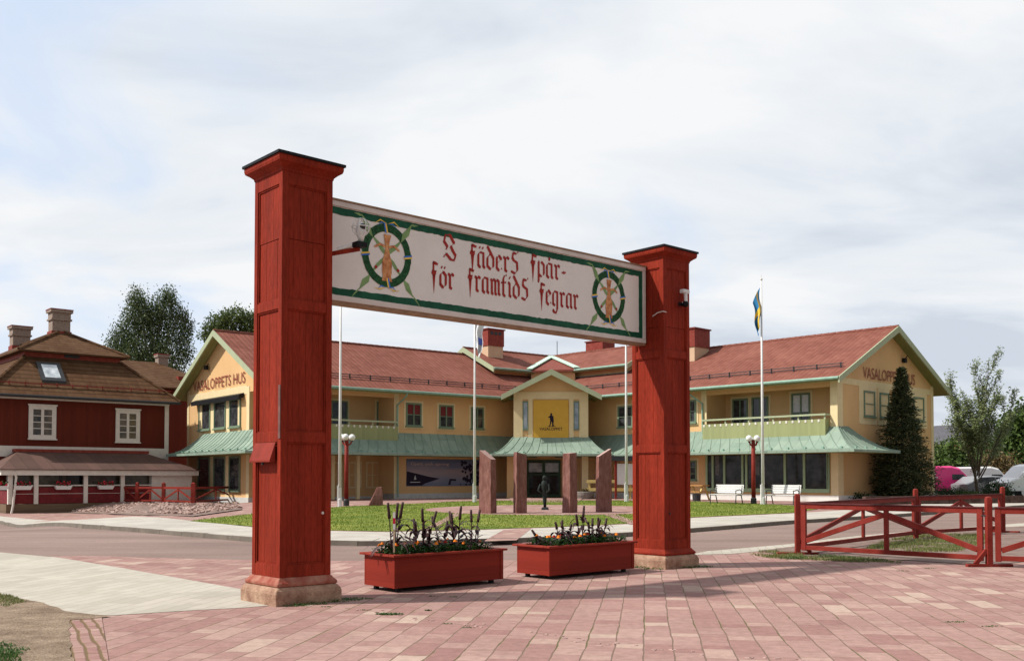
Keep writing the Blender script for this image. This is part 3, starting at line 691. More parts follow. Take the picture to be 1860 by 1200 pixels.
def spotlight():
    t = thing('spotlight', 'white wire-guarded round lamp on a short arm at the left pillar', 'spotlight', L2W(CL, .37, -.2, 4.55), AZ)
    MB().beam((.0, 0, .02), (.34, -.30, .10), .05, .05).build('arm', 'red', t)
    MB().box(.24, .40, -.40, -.26, .11, .18).build('bracket', 'black', t, bevel=.01)
    MB().tube([(.12, -.1, .09), (.26, -.24, .15)], .03, 8).build('cable', 'white', t)
    c = Vector((.33, -.34, .38)); mb = MB()
    for k in range(4):
        a = k*math.pi/4; mb.tube([c+Vector((.12*math.cos(a)*math.cos(b), .12*math.sin(a)*math.cos(b), .12*math.sin(b))) for b in [i*math.pi/8 for i in range(17)]], .006, 5)
    mb.tube([c+Vector((.12*math.cos(b), .12*math.sin(b), 0)) for b in [i*math.pi/8 for i in range(17)]], .007, 5)
    mb.build('wire_guard', 'white', t)
    MB().lathe([(.03, -.2), (.05, -.12), (.07, -.05), (.05, .04), (.01, .07)], c, 12).build('lamp', 'white', t, smooth=True)
    mb = MB(); mb.ball(c+Vector((0, -.045, 0)), .045, 10); mb.build('lens', 'iron', t)
spotlight()
def camera_thing():
    t = thing('security_camera', 'small white camera on a bracket on the right pillar', 'camera', L2W(CR, .13, -.372, 4.80), AZ)
    MB().box(-.09, .09, -.13, -.03, .13, .20).build('housing', 'white', t, bevel=.015)
    MB().tube([(0, -.1, .13), (.01, -.1, -.02), (.02, -.03, -.04)], .032, 8).build('bracket', 'white', t)
    MB().ball((.01, -.09, -.06), .06, 12).build('dome', 'black', t, smooth=True)
    MB().box(-.08, .08, -.03, .0, -.09, -.03).build('wall_plate', 'black', t)
    c = thing('cable_loop', 'pale cable bent across the front corner of the right pillar', 'cable', L2W(CR, -.37, -.37, 4.5), AZ)
    MB().tube([(-.012, .24, .0), (-.014, .12, .05), (-.016, .0, .06), (.06, -.016, .05)], .009, 6).build('cable', 'signframe', c)
camera_thing()

# ------------------------------------------------------------------ planters
def planter(corner, label):
    t = thing('planter_box', label, 'planter', (0, 0, 0), AZ, 'red wooden planters between the pillars')
    Ln, Wd = 2.0, .76
    t.location = (corner.x, corner.y, 0)
    x0, x1, y0, y1 = 0, Ln, 0, Wd
    mb = MB(); z0, z1 = .065, .50; th = .03
    for i in range(1):
        a, b = z0, z1
        mb.box(x0, x1, y0, y0+th, a, b); mb.box(x0, x1, y1-th, y1, a, b); mb.box(x0, x0+th, y0+th, y1-th, a, b); mb.box(x1-th, x1, y0+th, y1-th, a, b)
    mb.build('side_boards', 'planter', t, bevel=.004)
    mb = MB()
    for x in (x0-.006, x1-.05): mb.box(x, x+.056, y0-.010, y0-.0005, z0, z1)
    mb.box(x0-.010, x0-.0005, y0-.006, y0+.05, z0, z1)
    mb.each('corner_batten', 'planter', t)
    mb = MB(); o = .055; w = .13
    mb.box(x0-o, x1+o, y0-o, y0-o+w, z1, z1+.032); mb.box(x0-o, x1+o, y1+o-w, y1+o, z1, z1+.032)
    mb.box(x0-o, x0-o+w, y0-o+w+.002, y1+o-w-.002, z1, z1+.031); mb.box(x1+o-w, x1+o, y0-o+w+.002, y1+o-w-.002, z1, z1+.031)
    mb.build('rim', 'redrim', t, bevel=.006)
    for x in (.10, Ln-.17):
        for y in (.08, Wd-.15): MB().box(x, x+.06, y, y+.06, 0, z0).build('foot', 'black', t)
    mb = MB(); mb.box(x0+.032, x1-.032, y0+.032, y1-.032, z0+.01, z0+.04); mb.build('floor_board', 'iron', t)
    MB().box(x0+.032, x1-.032, y0+.032, y1-.032, z0+.045, z1-.02).build('soil', 'soil', t)
    return t
PF1 = G(717, 1077); PF2 = G(998, 1053)
pl1 = planter(PF1, 'left red wooden planter of flowers, nearer one, with a striped stake')
pl2 = planter(PF2, 'right red wooden planter of flowers, next to the right pillar')
def blade(mb, p, d, ln, w, droop, n=5):
    """arching leaf ribbon"""
    d = Vector(d).normalized(); side = Vector((-d.y, d.x, 0));
    if side.length < .01: side = Vector((1, 0, 0))
    side.normalize(); q = Vector(p); prev = None
    for i in range(n+1):
        f = i/n; ww = w*math.sin(math.pi*min(.95, .25+.75*f))*.5
        a, b = q-side*ww, q+side*ww
        if prev: mb.poly([prev[0], a, b, prev[1]])
        prev = (a, b); q = q+d*(ln/n); d = (d+Vector((0, 0, -droop/n))).normalized()
def millet(loc, h, spikes, name_label, seed, rz=0):
    random.seed(seed)
    t = thing('millet_plant', name_label, 'plant', loc, rz, 'dark purple millet plants in the planters')
    st = MB(); sk = MB(); lf = MB()
    for i in range(spikes):
        a = random.uniform(0, 6.28); l = random.uniform(.05, .16); hh = h*random.uniform(.72, 1.0)
        base_ = Vector((.03*math.cos(a), .03*math.sin(a), 0)); tip = Vector((l*math.cos(a), l*math.sin(a), hh*.72)); top = tip+Vector((.4*l*math.cos(a), .4*l*math.sin(a), hh*.30))
        st.tube([base_, base_.lerp(tip, .5)+Vector((0, 0, .02)), tip], .011, 5, .008)
        sk.tube([tip, tip.lerp(top, .3), tip.lerp(top, .8), top], .024, 7, .017)
        for k in range(6):
            b = random.uniform(0, 6.28); z = hh*random.uniform(.12, .66); p = base_.lerp(tip, z/(hh*.72))
            blade(lf, p, (math.cos(b), math.sin(b), random.uniform(.6, 1.3)), random.uniform(.24, .38)*min(1.25, h/.6), .062, random.uniform(1.6, 3.0))
    for k in range(8):
        b = random.uniform(0, 6.28); blade(lf, (0, 0, .05), (math.cos(b), math.sin(b), random.uniform(.8, 1.6)), .36*h/.55, .062, 2.4)
    st.each('stem', 'purple', t, fixn=False); sk.each('flower_spike', 'purple', t, smooth=True); lf.build('leaves', 'purple', t, fixn=False)
    return t
def inplanter(PF, x, y, z=.48): return (PF.x+E.x*x-NF.x*y, PF.y+E.y*x-NF.y*y, z)
ord_ = ['leftmost', 'second from left', 'third from left', 'fourth from left', 'fifth from left', 'rightmost']
hs1 = [(.22, .86, 3, .35), (.62, .60, 2, .3), (.80, .72, 3, .4), (1.12, .58, 2, .35), (1.40, .82, 3, .38), (1.66, .68, 2, .3)]
hs2 = [(.22, .48, 1, .35), (.55, .66, 2, .3), (.78, .56, 2, .38), (1.08, .84, 2, .35), (1.30, .56, 3, .3), (1.58, .60, 3, .36)]
for i, (x, h, n, y) in enumerate(hs1): millet(inplanter(PF1, x, y), h*.95, n, 'dark purple millet, %s of those in the nearer planter' % ord_[i], 20+i, i)
for i, (x, h, n, y) in enumerate(hs2): millet(inplanter(PF2, x, y), h*.80, n, 'dark purple millet, %s of those in the farther planter' % ord_[i], 40+i, i*1.3)
random.seed(11)
def marigold(loc, label, seed, red):
    random.seed(seed)
    t = thing('marigold', label, 'flower', loc, 0, 'marigolds in the planters')
    lf = MB()
    for k in range(130):
        a = random.uniform(0, 6.28); r = .17*math.sqrt(random.random()); z = random.uniform(0, .17)*(1-r*2.5)
        blade(lf, (r*math.cos(a), r*math.sin(a), z), (math.cos(a)*.6+random.uniform(-.3, .3), math.sin(a)*.6+random.uniform(-.3, .3), random.uniform(.4, 1)), .07, .028, 1.4, 2)
    lf.build('leaves', 'marileaf', t, fixn=False)
    for k in range(random.choice((1, 2, 2))):
        a = random.uniform(0, 6.28); r = random.uniform(.02, .09); mb = MB(); c = Vector((r*math.cos(a), r*math.sin(a)-.02, random.uniform(.13, .18)))
        for q in range(3):
            rr = .034-.009*q
            mb.loft([[c+Vector((rr*(1+.12*math.sin(j*5))*math.cos(j*math.pi/6), rr*math.sin(j*math.pi/6), .010*q)) for j in range(12)], [c+Vector((rr*.8*math.cos(j*math.pi/6), rr*.8*math.sin(j*math.pi/6), .010*q+.014)) for j in range(12)]])
        mb.build('blossom', 'marired' if (red and k == 0) else 'mariorange', t)
rows = ['front row', 'back row']
for PF, nm, sd in ((PF1, 'nearer', 100), (PF2, 'farther', 200)):
    for r_ in range(2):
        for i in range(6):
            x = .17+i*.31+random.uniform(-.04, .04); y = .16 if r_ == 0 else .50
            marigold(inplanter(PF, x, y, .485), 'orange and red marigold, %s in the %s of the %s planter' % (['leftmost', 'second from left', 'third from left', 'fourth from left', 'fifth from left', 'rightmost'][i], rows[r_], nm), sd+r_*10+i, (i+r_) % 3 == 0)
st_ = thing('marker_stake', 'pale stake with red and white tape in the nearer planter', 'stake', inplanter(PF1, .07, .12, .46), 0)
MB().box(-.012, .012, -.008, .008, 0, .66).build('stake', noisy('pale_wood', (.5, .38, .27), .8), st_)
mb = MB(); mb.box(-.016, .016, -.012, .012, .42, .50); mb.box(-.016, .016, -.012, .012, .58, .66); mb.build('white_tape', 'white', st_)
MB().box(-.0165, .0165, -.0125, .0125, .50, .58).build('red_tape', noisy('red_tape', (.55, .02, .06), .5), st_)

# ------------------------------------------------------------------ red gates at the right
def gate_post(p, label, brace, h=1.27, foot=True):
    t = thing('fence_post', label, 'fence post', (p.x, p.y, p.z), 0, 'posts of the red gates')
    mb = MB(); w = .052; mb.box(-w, w, -w, w, 0, h-.04); mb.lathe([(w, h-.04), (w*.8, h-.01), (w*.3, h)], sq=True); mb.build('post', 'fence', t, bevel=.01)
    b = Vector(brace).normalized()
    if foot:
        MB().beam((-b.x*.42, -b.y*.42, .03), (b.x*.42, b.y*.42, .03), .10, .05).build('foot', 'fence', t, bevel=.005)
        mb = MB()
        for s in (-1,):
            mb.beam((s*b.x*.26, s*b.y*.26, .05), (s*b.x*.05, s*b.y*.05, .30), .06, .07)
        mb.build('brace', 'fence', t)
    return t
def gate(p, q, label, g0=.10, g1=.10, h0=.10, h1=1.06, hinge=True):
    p = Vector(p); q = Vector(q); d = q-p; L_ = d.length; t = thing('gate', label, 'gate', p, math.atan2(d.y, d.x), 'red gates with diagonal braces')
    sl = d.z/L_; Z = lambda x, z: z+sl*x
    a, b = g0, L_-g1; m = (a+b)/2
    mb = MB(); w = .035
    for x in (a, b-.10): mb.loft([[(x, -w, Z(x, h0)), (x+.10, -w, Z(x, h0)), (x+.10, w, Z(x, h0)), (x, w, Z(x, h0))], [(x, -w, Z(x, h1)), (x+.10, -w, Z(x, h1)), (x+.10, w, Z(x, h1)), (x, w, Z(x, h1))]])
    mb.each('stile', 'fence', t, bevel=.006)
    o = MB().beam((a+.10, 0, Z(a, h1-.05)), (b-.10, 0, Z(b, h1-.05)), .062, .10).build('top_rail', 'fence', t, bevel=.006)
    MB().beam((a-.01, 0, Z(a, h1+.012)), (b+.01, 0, Z(b, h1+.012)), .10, .022).build('cap_rail', 'iron' if False else noisy('dark_cap', (.10, .03, .03), .6, .3, 9), t)
    MB().beam((a+.10, 0, Z(a, h0+.06)), (b-.10, 0, Z(b, h0+.06)), .060, .09).build('bottom_rail', 'fence', t, bevel=.006)
    MB().beam((m, 0, Z(m, h0+.105)), (m, 0, Z(m, h1-.10)), .09, .056).build('middle_post', 'fence', t, bevel=.006)
    for s in (-1, 1):
        e = a+.10 if s < 0 else b-.10
        MB().beam((e, 0, Z(e, h0+.20)), (m+s*.05, 0, Z(m, h1-.18)), .052, .10).build('diagonal_brace', 'fence', t, bevel=.006)
    if hinge:
        for z in (.25, .92): MB().tube([(b-.02, -.03, Z(b, z)), (b+.07, -.03, Z(b, z))], .012, 6).build('hinge', 'iron', t)
    return t
P1 = G(1449, 1007); P2 = G(1797, 1029); P3 = G(1664, 978); P4 = G(1822, 967)
gate_post(P1, 'red post at the left end of the front gate', (-1, .1, 0))
gate_post(P2, 'red post between the two front gates, nearest to camera', (1, .05, 0))
gate_post(P3, 'red double post in the middle of the rear gates', (1, -1, 0), foot=False)
gate_post(P4, 'red post at the far right end of the rear gates', (1, -.35, 0))
gate(P1+Vector((0, 0, 0)), P2, 'front red gate with long diagonal braces between its two posts')
P5 = P2 + (P2-P1).normalized()*0 + Vector((3.3, -1.6, 0)); P5.z = 0
gate(P2, P5, 'red gate cut off by the right edge of the photo')
gate_post(P5, 'red post beyond the right edge of the photo', (1, 0, 0)) if False else None
gate(P1, P3, 'rear left red gate, seen behind the front gate', g0=.16, g1=.08, hinge=False)
gate(P3, P4, 'rear right red gate, farthest from camera', g0=.08, g1=.08, hinge=False)

# ------------------------------------------------------------------ the yellow building
B = .45
uL = Vector((.7826, .6225)); nL = Vector((.6225, -.7826)); AL = Vector((-12.8, 51.1)); WL = 10.8
uR = Vector((-.686, .7276)); nR = Vector((-.7276, -.686)); AR = Vector((15.98, 48.6)); WR = 10.8
ZE, ZRL, ZRR = 6.49, 9.80, 9.56
yb = thing('yellow_building', 'long yellow two-storey building with red tiled roofs and green copper canopies', 'building', (2.3, 60, 0))
OX = Vector((2.3, 60, 0))
def fr(A, u, n): return lambda t, d, z: (A.x+u.x*t+n.x*d-OX.x, A.y+u.y*t+n.y*d-OX.y, z)
fL, fR = fr(AL, uL, nL), fr(AR, uR, nR)
OV, GV = .9, .6
def roofz(d, W_, ze, zr, ov=OV): m = (zr-ze)/(W_/2+ov); return ze+m*(ov-d) if d > -W_/2 else ze+m*(ov+W_+d)
LENL, LENR = 24.3, 25.4
def wing(f, W_, Ln, zr, nm, gv=GV, ze=ZE, ov=OV, d0=0, t0=0, snow=True):
    """roof, soffit, bargeboards and gutter of a gabled wing; ridge at d0-W_/2"""
    tt = t0-gv; h = .07
    rf = MB(f); rf.loft([[(t, d0+ov, ze), (t, d0-W_/2, zr), (t, d0-W_-ov, ze), (t, d0-W_-ov, ze-h), (t, d0-W_/2, zr-h), (t, d0+ov, ze-h)] for t in (tt, Ln)])
    roof = rf.build('roof', 'tile', yb)
    sf = MB(f); a, b = h+.004, .2; sf.loft([[(t, d0+ov-.03, ze-a), (t, d0-W_/2, zr-a), (t, d0-W_-ov+.03, ze-a), (t, d0-W_-ov+.03, ze-b), (t, d0-W_/2, zr-b), (t, d0+ov-.03, ze-b)] for t in (tt+.03, Ln)])
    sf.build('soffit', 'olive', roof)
    bb = MB(f)
    for s in (1, -1):
        e = (d0+ov+.05) if s > 0 else (d0-W_-ov-.05); m = (zr-ze)/(W_/2+ov)
        bb.loft([[(t, e, ze+.03-.05*m), (t, d0-W_/2, zr+.035), (t, d0-W_/2, zr-.30), (t, e, ze-.29)] for t in (tt-.05, tt+.02)])
    bb.build('bargeboard', 'fascia', roof)
    rg = MB(f)
    nn = int((Ln-tt)/.4)
    for i in range(nn): rg.tube([(tt+i*.4, d0-W_/2, zr+.01), (tt+i*.4+.42, d0-W_/2, zr-.005)], .10, 6)
    rg.build('ridge_tiles', 'tile', roof)
    gt = MB(f); gt.tube([(tt, d0+ov+.05, ze-.05), (Ln, d0+ov+.05, ze-.05)], .075, 8); gt.build('gutter', 'gutter', roof)
    if snow:
        sn = MB(f); m = (zr-ze)/(W_/2+ov); k = 1.15
        for z_ in (.10, .22): sn.tube([(tt+.4, d0+ov-k, ze+m*k+z_), (Ln-4, d0+ov-k, ze+m*k+z_)], .025, 5)
        t = tt+.5
        while t < Ln-4: sn.box(t, t+.05, d0+ov-k-.04, d0+ov-k+.04, ze+m*k-.02, ze+m*k+.26); t += 1.3
        sn.build('snow_guard', 'iron', roof)
    return roof
roofL = wing(fL, WL, LENL, ZRL, 'left'); roofR = wing(fR, WR, LENR, ZRR, 'right')
def UL(px, py, d=0): return onplane(px, py, AL, uL, nL, d)
def UR(px, py, d=0): return onplane(px, py, AR, uR, nR, d)
def GLL(px, py, o=0): r = onplane(px, py, AL, -nL, -uL, o); return (-r[0], r[1])   # (d, z) on the left gable
def GRR(px, py, o=0): r = onplane(px, py, AR, -nR, -uR, o); return (-r[0], r[1])
tLb = UL(716, 800)[0]; tRb = UR(1284, 760)[0]
DR = 1.8
wl = MB(fL); ZB = -1.2
wl.box(.0, tLb, -WL, -DR, ZB, ZE+.25); wl.box(tLb, LENL-3, -WL, 0, ZB, ZE+.25)
wl.box(0, .3, -DR, -.0, ZE-.30, ZE+.4); wl.box(.3, tLb, -.3, -.01, ZE-.35, ZE+.2)            # lintels over the loggia
zt = lambda d: roofz(d, WL, ZE, ZRL)-.2
wl.loft([[(t, 0, ZE+.1), (t, 0, zt(0)), (t, -WL/2, zt(-WL/2)), (t, -WL, zt(-WL)), (t, -WL, ZE+.1)] for t in (.003, .303)])
wallL = wl.build('wall', 'yellow', yb)
wr = MB(fR)
wr.box(0, .35, -WR, 0, ZB, ZE+.25)                                # gable wall
wr.box(.35, LENR-3, -WR, 0, ZB, B+3.05)                           # ground floor
wr.box(.35, tRb, -WR, -DR, B+3.05, ZE+.25); wr.box(tRb, LENR-3, -WR, 0, B+3.05, ZE+.25)
wr.box(.35, tRb, -.3, -.01, ZE-.35, ZE+.2)
zt2 = lambda d: roofz(d, WR, ZE, ZRR)-.2
wr.loft([[(t, 0, ZE+.1), (t, 0, zt2(0)), (t, -WR/2, zt2(-WR/2)), (t, -WR, zt2(-WR)), (t, -WR, ZE+.1)] for t in (.003, .303)])
wallR = wr.build('wall', 'yellow', yb)
# trim bands, pilasters
tr = MB(fL); P_ = .03
tr.box(-P_, 0, -WL-.0, -WL+.30, ZB+1.3, ZE+.35); tr.box(-P_, .0, -2.15, -DR, B, ZE-.0); tr.box(-P_+.003, 0, -WL+.302, -2.152, GLL(400, 716)[1]-.22, GLL(400, 708)[1])
tr.box(-P_, .33, -.36, .03, B, ZE-.3)
dws = [GLL(p, 750)[0] for p in (362, 383, 390, 411, 418, 438)]
for a, b in ((dws[1], dws[2]), (dws[3], dws[4])): tr.box(-P_+.006, 0, b+.04, a-.04, B+2.9, ZE+.1)
tr.box(-P_+.006, 0, dws[0]+.04, dws[0]+.5, B+2.9, ZE+.1); tr.box(-P_+.006, 0, dws[5]-.4, dws[5]-.04, B+2.9, ZE+.1)
for a, b in ((dws[1], dws[2]), (dws[3], dws[4])): tr.box(-P_+.006, 0, b+.04, a-.04, B+.1, B+2.5)
tr.box(tLb-.02, tLb+.30, .0, P_, B, ZE-.1)
tr.box(tLb-.4, tLb-.02, -.36, -.0, B, ZE-.1) if False else None
tr.each('trim', 'cream', wallL)
tr = MB(fR)
tr.box(-P_, 0, -.5, .0, B, ZE+.35); tr.box(-P_, .36, .0, P_, B, ZE-.1); tr.box(-P_, 0, -WR, -WR+.32, B, ZE+.3)
tr.box(-P_+.003, 0, -WR+.322, -.502, GRR(1614, 697)[1]-.30, GRR(1614, 697)[1]); tr.box(tRb, tRb+.34, 0, P_, B+2.6, ZE-.1)
gr = [GRR(p, 735)[0] for p in (1560, 1592, 1652, 1683)]
for k in (0, 2): tr.box(-P_+.006, 0, min(gr[k], gr[k+1]), max(gr[k], gr[k+1]), B+3.9, ZE+.05)
tr.box(-P_+.006, 0, GRR(1615, 735)[0], GRR(1594, 735)[0], B+3.9, ZE+.05)
tr.each('trim', 'cream', wallR)
pb = MB(fL); pb.box(-.06, tLb, -WL-.03, -DR+.04, ZB, B+.12) ; pb.box(tLb, LENL-3, -WL, .05, ZB, B+.28); pb.box(-.07, .4, -.42, .06, ZB, B+.16); pb.build('plinth', 'plinth', wallL)
pb = MB(fR); pb.box(-.05, LENR-3, -WR-.03, .06, ZB, B+.3); pb.build('plinth', noisy('white_plinth', (.68, .66, .62), .8, .08, 3), wallR)
# windows
def window(f, a0, a1, z0, z1, wall, axis='t', off=0, mull=1, bars=1, mat='frame', pane='glass', trim=True, lite=None, sill=True):
    """a0..a1 along the facade; axis 't' = long facade (outward +d), 'g' = gable (outward -t)"""
    a0, a1 = min(a0, a1), max(a0, a1)
    if axis == 't': Q = lambda mb, x0, x1, o0, o1, zz0, zz1: mb.box(x0, x1, off+o0, off+o1, zz0, zz1)
    else: Q = lambda mb, x0, x1, o0, o1, zz0, zz1: mb.box(-off-o1, -off-o0, x0, x1, zz0, zz1)
    w = .09; fm = MB(f)
    Q(fm, a0, a1, .002, .07, z0, z0+w); Q(fm, a0, a1, .002, .07, z1-w, z1); Q(fm, a0, a0+w, .003, .069, z0+w, z1-w); Q(fm, a1-w, a1, .003, .069, z0+w, z1-w)
    for k in range(1, mull+1):
        c = a0+(a1-a0)*k/(mull+1); Q(fm, c-.035, c+.035, .004, .064, z0+w, z1-w)
    for k in range(1, bars+1):
        c = z0+(z1-z0)*k/(bars+1); Q(fm, a0+w, a1-w, .006, .058, c-.022, c+.022)
    fo = fm.build('window', mat, wall)
    pn = MB(f); Q(pn, a0+w*.9, a1-w*.9, .001, .022, z0+w*.9, z1-w*.9); pn.build('pane', pane, fo)
    if trim:
        tm = MB(f); k = .13
        Q(tm, a0-k, a1+k, 0, .028, z1+.002, z1+k); Q(tm, a0-k, a1+k, 0, .028, z0-k, z0-.002); Q(tm, a0-k, a0-.002, 0, .027, z0, z1); Q(tm, a1+.002, a1+k, 0, .027, z0, z1)
        tm.build('window_trim', 'cream', fo)
    if sill:
        sm = MB(f); Q(sm, a0-.05, a1+.05, .0285, .14, z0-.05, z0+.02); sm.build('sill', mat, fo)
    if lite:
        lm = MB(f); zz = z0+(z1-z0)*.52
        Q(lm, a0+w+.01, (a0+a1)/2-.05, .0225, .026, zz, z1-w-.01); Q(lm, (a0+a1)/2+.05, a1-w-.01, .0225, .026, zz, z1-w-.01); lm.build('curtain', lite, fo)
    return fo
def winL(x0, x1, y0, y1, d=0, **k):
    a, z1 = UL(x0, y0, d); b, _ = UL(x1, y0, d); _, z0 = UL((x0+x1)/2, y1, d); return window(fL, a, b, z0, z1, wallL, 't', d, **k)
def winR(x0, x1, y0, y1, d=0, **k):
    a, z1 = UR(x0, y0, d); b, _ = UR(x1, y0, d); _, z0 = UR((x0+x1)/2, y1, d); return window(fR, a, b, z0, z1, wallR, 't', d, **k)
winL(737, 765, 731, 774, lite='redcloth'); winL(797, 823, 735, 777, lite='redcloth'); winL(855, 878, 739, 779)
winL(601, 631, 727, 790, -DR, pane='glass', sill=False); winL(684, 703, 729, 790, -DR, sill=False)
for x0, x1 in ((601, 622), (632, 656), (664, 688)): winL(x0, x1, 838, 886, -DR, mat='cream', pane='yellow', sill=False, mull=1, bars=1, trim=False)
winR(1123, 1150, 738, 776); winR(1243, 1265, 727, 768); winR(1243, 1266, 836, 872, bars=2)
winR(1331, 1359, 725, 790, -DR, sill=False); winR(1366, 1396, 722, 790, -DR, sill=False); winR(1438, 1472, 715, 785, -DR, sill=False, lite='curtain')
for k in range(0, 6, 2):
    window(fL, dws[k], dws[k+1], GLL(375, 781)[1], GLL(375, 732)[1], wallL, 'g', 0, 0, 0, mat='frame', trim=False)
    window(fL, dws[k], dws[k+1], B+.45, B+2.35, wallL, 'g', 0, 0, 0, mat='frame', trim=False)
for x0, x1 in ((1568, 1588), (1597, 1614), (1658, 1677)):
    window(fR, GRR(x0, 735)[0], GRR(x1, 735)[0], GRR(1578, 757)[1], GRR(1578, 710)[1], wallR, 'g', 0, 0, 1, pane=noisy('grey_green_glass', (.12, .18, .17), .1, .3, 2), trim=False)
# shop front of the right wing
def shopfront():
    a0, _ = UR(1283, 830); a1, z1 = UR(1514, 827); z0 = B+.42; z1 = B+2.5
    lo, hi = sorted((a0, a1)); lo = max(lo, .42)
    fm = MB(fR); fm.box(lo, hi, .002, .10, z0, z0+.2); fm.box(lo, hi, .002, .10, z1-.1, z1)
    cuts = [UR(p, 860)[0] for p in (1283, 1296, 1317, 1350, 1357, 1427, 1462, 1505, 1514)]
    for c in cuts: c = min(hi-.06, max(lo+.06, c)); fm.box(c-.06, c+.06, .003, .095, z0+.2, z1-.1)
    fo = fm.build('shop_front', 'framelt', wallR)
    pn = MB(fR); pn.box(lo, hi, .001, .03, z0+.2, z1-.1); pn.build('pane', 'glassdark', fo)
    # things dimly seen through the glass: curtain folds near two bays
    cu = MB(fR)
    for p0, p1 in ((1366, 1380), (1300, 1307)):
        a, b = sorted((UR(p0, 860)[0], UR(p1, 860)[0])); cu.box(a, b, .0305, .036, z0+.9, z1-.15)
    cu.build('curtain', noisy('grey_curtain', (.13, .13, .13), .7, .4, 6), fo)
shopfront()
# balconies
def balcony(f, t0, t1, wall, wrap=False):
    b = MB(f); zf = B+3.1; d1 = .45
    b.box(t0, t1, -DR, d1, zf-.14, zf+.02)
    o = b.build('balcony', 'fascia', wall)
    r = MB(f); r.box(t0, t1, d1-.03, d1+.0, zf+.12, zf+.96)
    r.box(t0, t0+.03, 0.04, d1-.032, zf+.12, zf+.96); r.box(t1-.03, t1, .04, d1-.032, zf+.12, zf+.96)
    r.build('balustrade_boards', 'bal', o)
    r = MB(f); r.box(t0-.03, t1+.03, d1-.05, d1+.05, zf+1.14, zf+1.23); r.box(t0, t1, d1-.015, d1+.03, zf-.20, zf+.06); r.box(t0-.03, t0+.07, .04, d1-.052, zf+1.14, zf+1.23); r.box(t1-.07, t1+.03, .04, d1-.052, zf+1.14, zf+1.23)
    t = t0+.05
    while t < t1: r.box(t-.045, t+.045, d1-.04, d1-.002-.03, zf+.02, zf+1.14); t += 1.45
    r.build('handrail', 'fascia', o)
    c = MB(f); t = t0+.35
    while t < t1: c.box(t-.05, t+.05, d1+.001, d1+.018, zf+.82, zf+.95); t += .36
    c.build('carved_trim', 'whitewood', o)
balcony(fL, .35, tLb-.03, wallL); balcony(fR, .4, tRb-.03, wallR)
# copper canopies
def canopy(f, pairs, name='canopy', wallz=B+3.72, edgez=B+2.50, guard=True, lab=None):
    rows = 5; pts = []
    for (wt_, wd), (et, ed) in pairs:
        col = []
        for i in range(rows+1):
            k = i/rows; z = wallz+(edgez-wallz)*(1-(1-k)**1.7)*1.0
            col.append((wt_+(et-wt_)*k, wd+(ed-wd)*k, z))
        pts.append(col)
    c = MB(f)
    for a, b in zip(pts, pts[1:]):
        for i in range(rows): c.poly([a[i], a[i+1], b[i+1], b[i]])
    for a, b in zip(pts, pts[1:]):
        Ln = max((Vector(b[-1])-Vector(a[-1])).length, .1); n = max(1, int(Ln/.62))
        for i in range(n):
            k = i/n
            for j in range(rows):
                p = Vector(a[j]).lerp(Vector(b[j]), k); q = Vector(a[j+1]).lerp(Vector(b[j+1]), k)
                c.beam(p+Vector((0, 0, .012)), q+Vector((0, 0, .012)), .025, .03)
    o = c.build(name, 'copper', yb)
    e = MB(f); s = MB(f)
    for a, b in zip(pts, pts[1:]):
        p, q = Vector(a[-1]), Vector(b[-1])
        if (q-p).length < .05: continue
        e.loft([[p+Vector((0, 0, .012)), p+Vector((0, 0, -.10)), q+Vector((0, 0, -.10)), q+Vector((0, 0, .012))], [x*1.0 for x in [p+Vector((.0, 0, .012)), p+Vector((0, 0, -.10)), q+Vector((0, 0, -.10)), q+Vector((0, 0, .012))]]], cap=True) if False else e.poly([p+Vector((0, 0, .01)), q+Vector((0, 0, .01)), q+Vector((0, 0, -.11)), p+Vector((0, 0, -.11))])
        # flat boarded underside
        s.poly([p+Vector((0, 0, -.11)), q+Vector((0, 0, -.11)), (b[0][0], b[0][1], q.z-.11), (a[0][0], a[0][1], p.z-.11)])
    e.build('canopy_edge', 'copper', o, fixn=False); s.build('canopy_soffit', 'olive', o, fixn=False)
    if guard:
        g = MB(f)
        for a, b in zip(pts, pts[1:]):
            p, q = Vector(a[-2]), Vector(b[-2]); Ln = (q-p).length; n = int(Ln/.95)
            for i in range(n):
                r = p.lerp(q, (i+.5)/n); g.box(r.x-.05, r.x+.05, r.y-.05, r.y+.05, r.z-.02, r.z+.09)
        g.each('snow_guard', 'gutter', o)
    return o
CD = 1.8
canopy(fL, [((18.2, 0), (18.2, CD)), ((0, 0), (-CD, CD)), ((0, -8.1), (-CD, -9.3)), ((0, -8.1), (0, -10.7))])
canopy(fR, [((17.6, 0), (17.6, CD)), ((0, 0), (-CD, CD)), ((0, -1.0), (-CD, -2.9)), ((0, -1.0), (0, -4.0))])
# downpipes
def pipe(f, pts, wall):
    m = MB(f); m.tube(pts, .05, 8); m.build('downpipe', 'gutter', wall)
tp = UL(724, 800)[0]; pipe(fL, [(tp, OV, ZE-.1), (tp, OV-.1, ZE-.3), (tp-.15, .12, ZE-.75), (tp-.15, .10, B+3.6)], wallL); pipe(fL, [(tp-.1, .10, B+2.4), (tp-.1, .10, B+.1)], wallL)
tp = UR(1282, 760)[0]; pipe(fR, [(tp+.55, OV, ZE-.1), (tp+.5, OV-.1, ZE-.3), (tp+.15, .12, ZE-.8), (tp+.15, .10, B+3.6)], wallR)
# recess column and panels on the left ground floor
mb = MB(fL); 
for p in (606, 652): mb.box(UL(p, 860)[0]-.09, UL(p, 860)[0]+.09, -.2, -.03, B, B+2.96)
mb.build('loggia_post', 'cream', wallL)
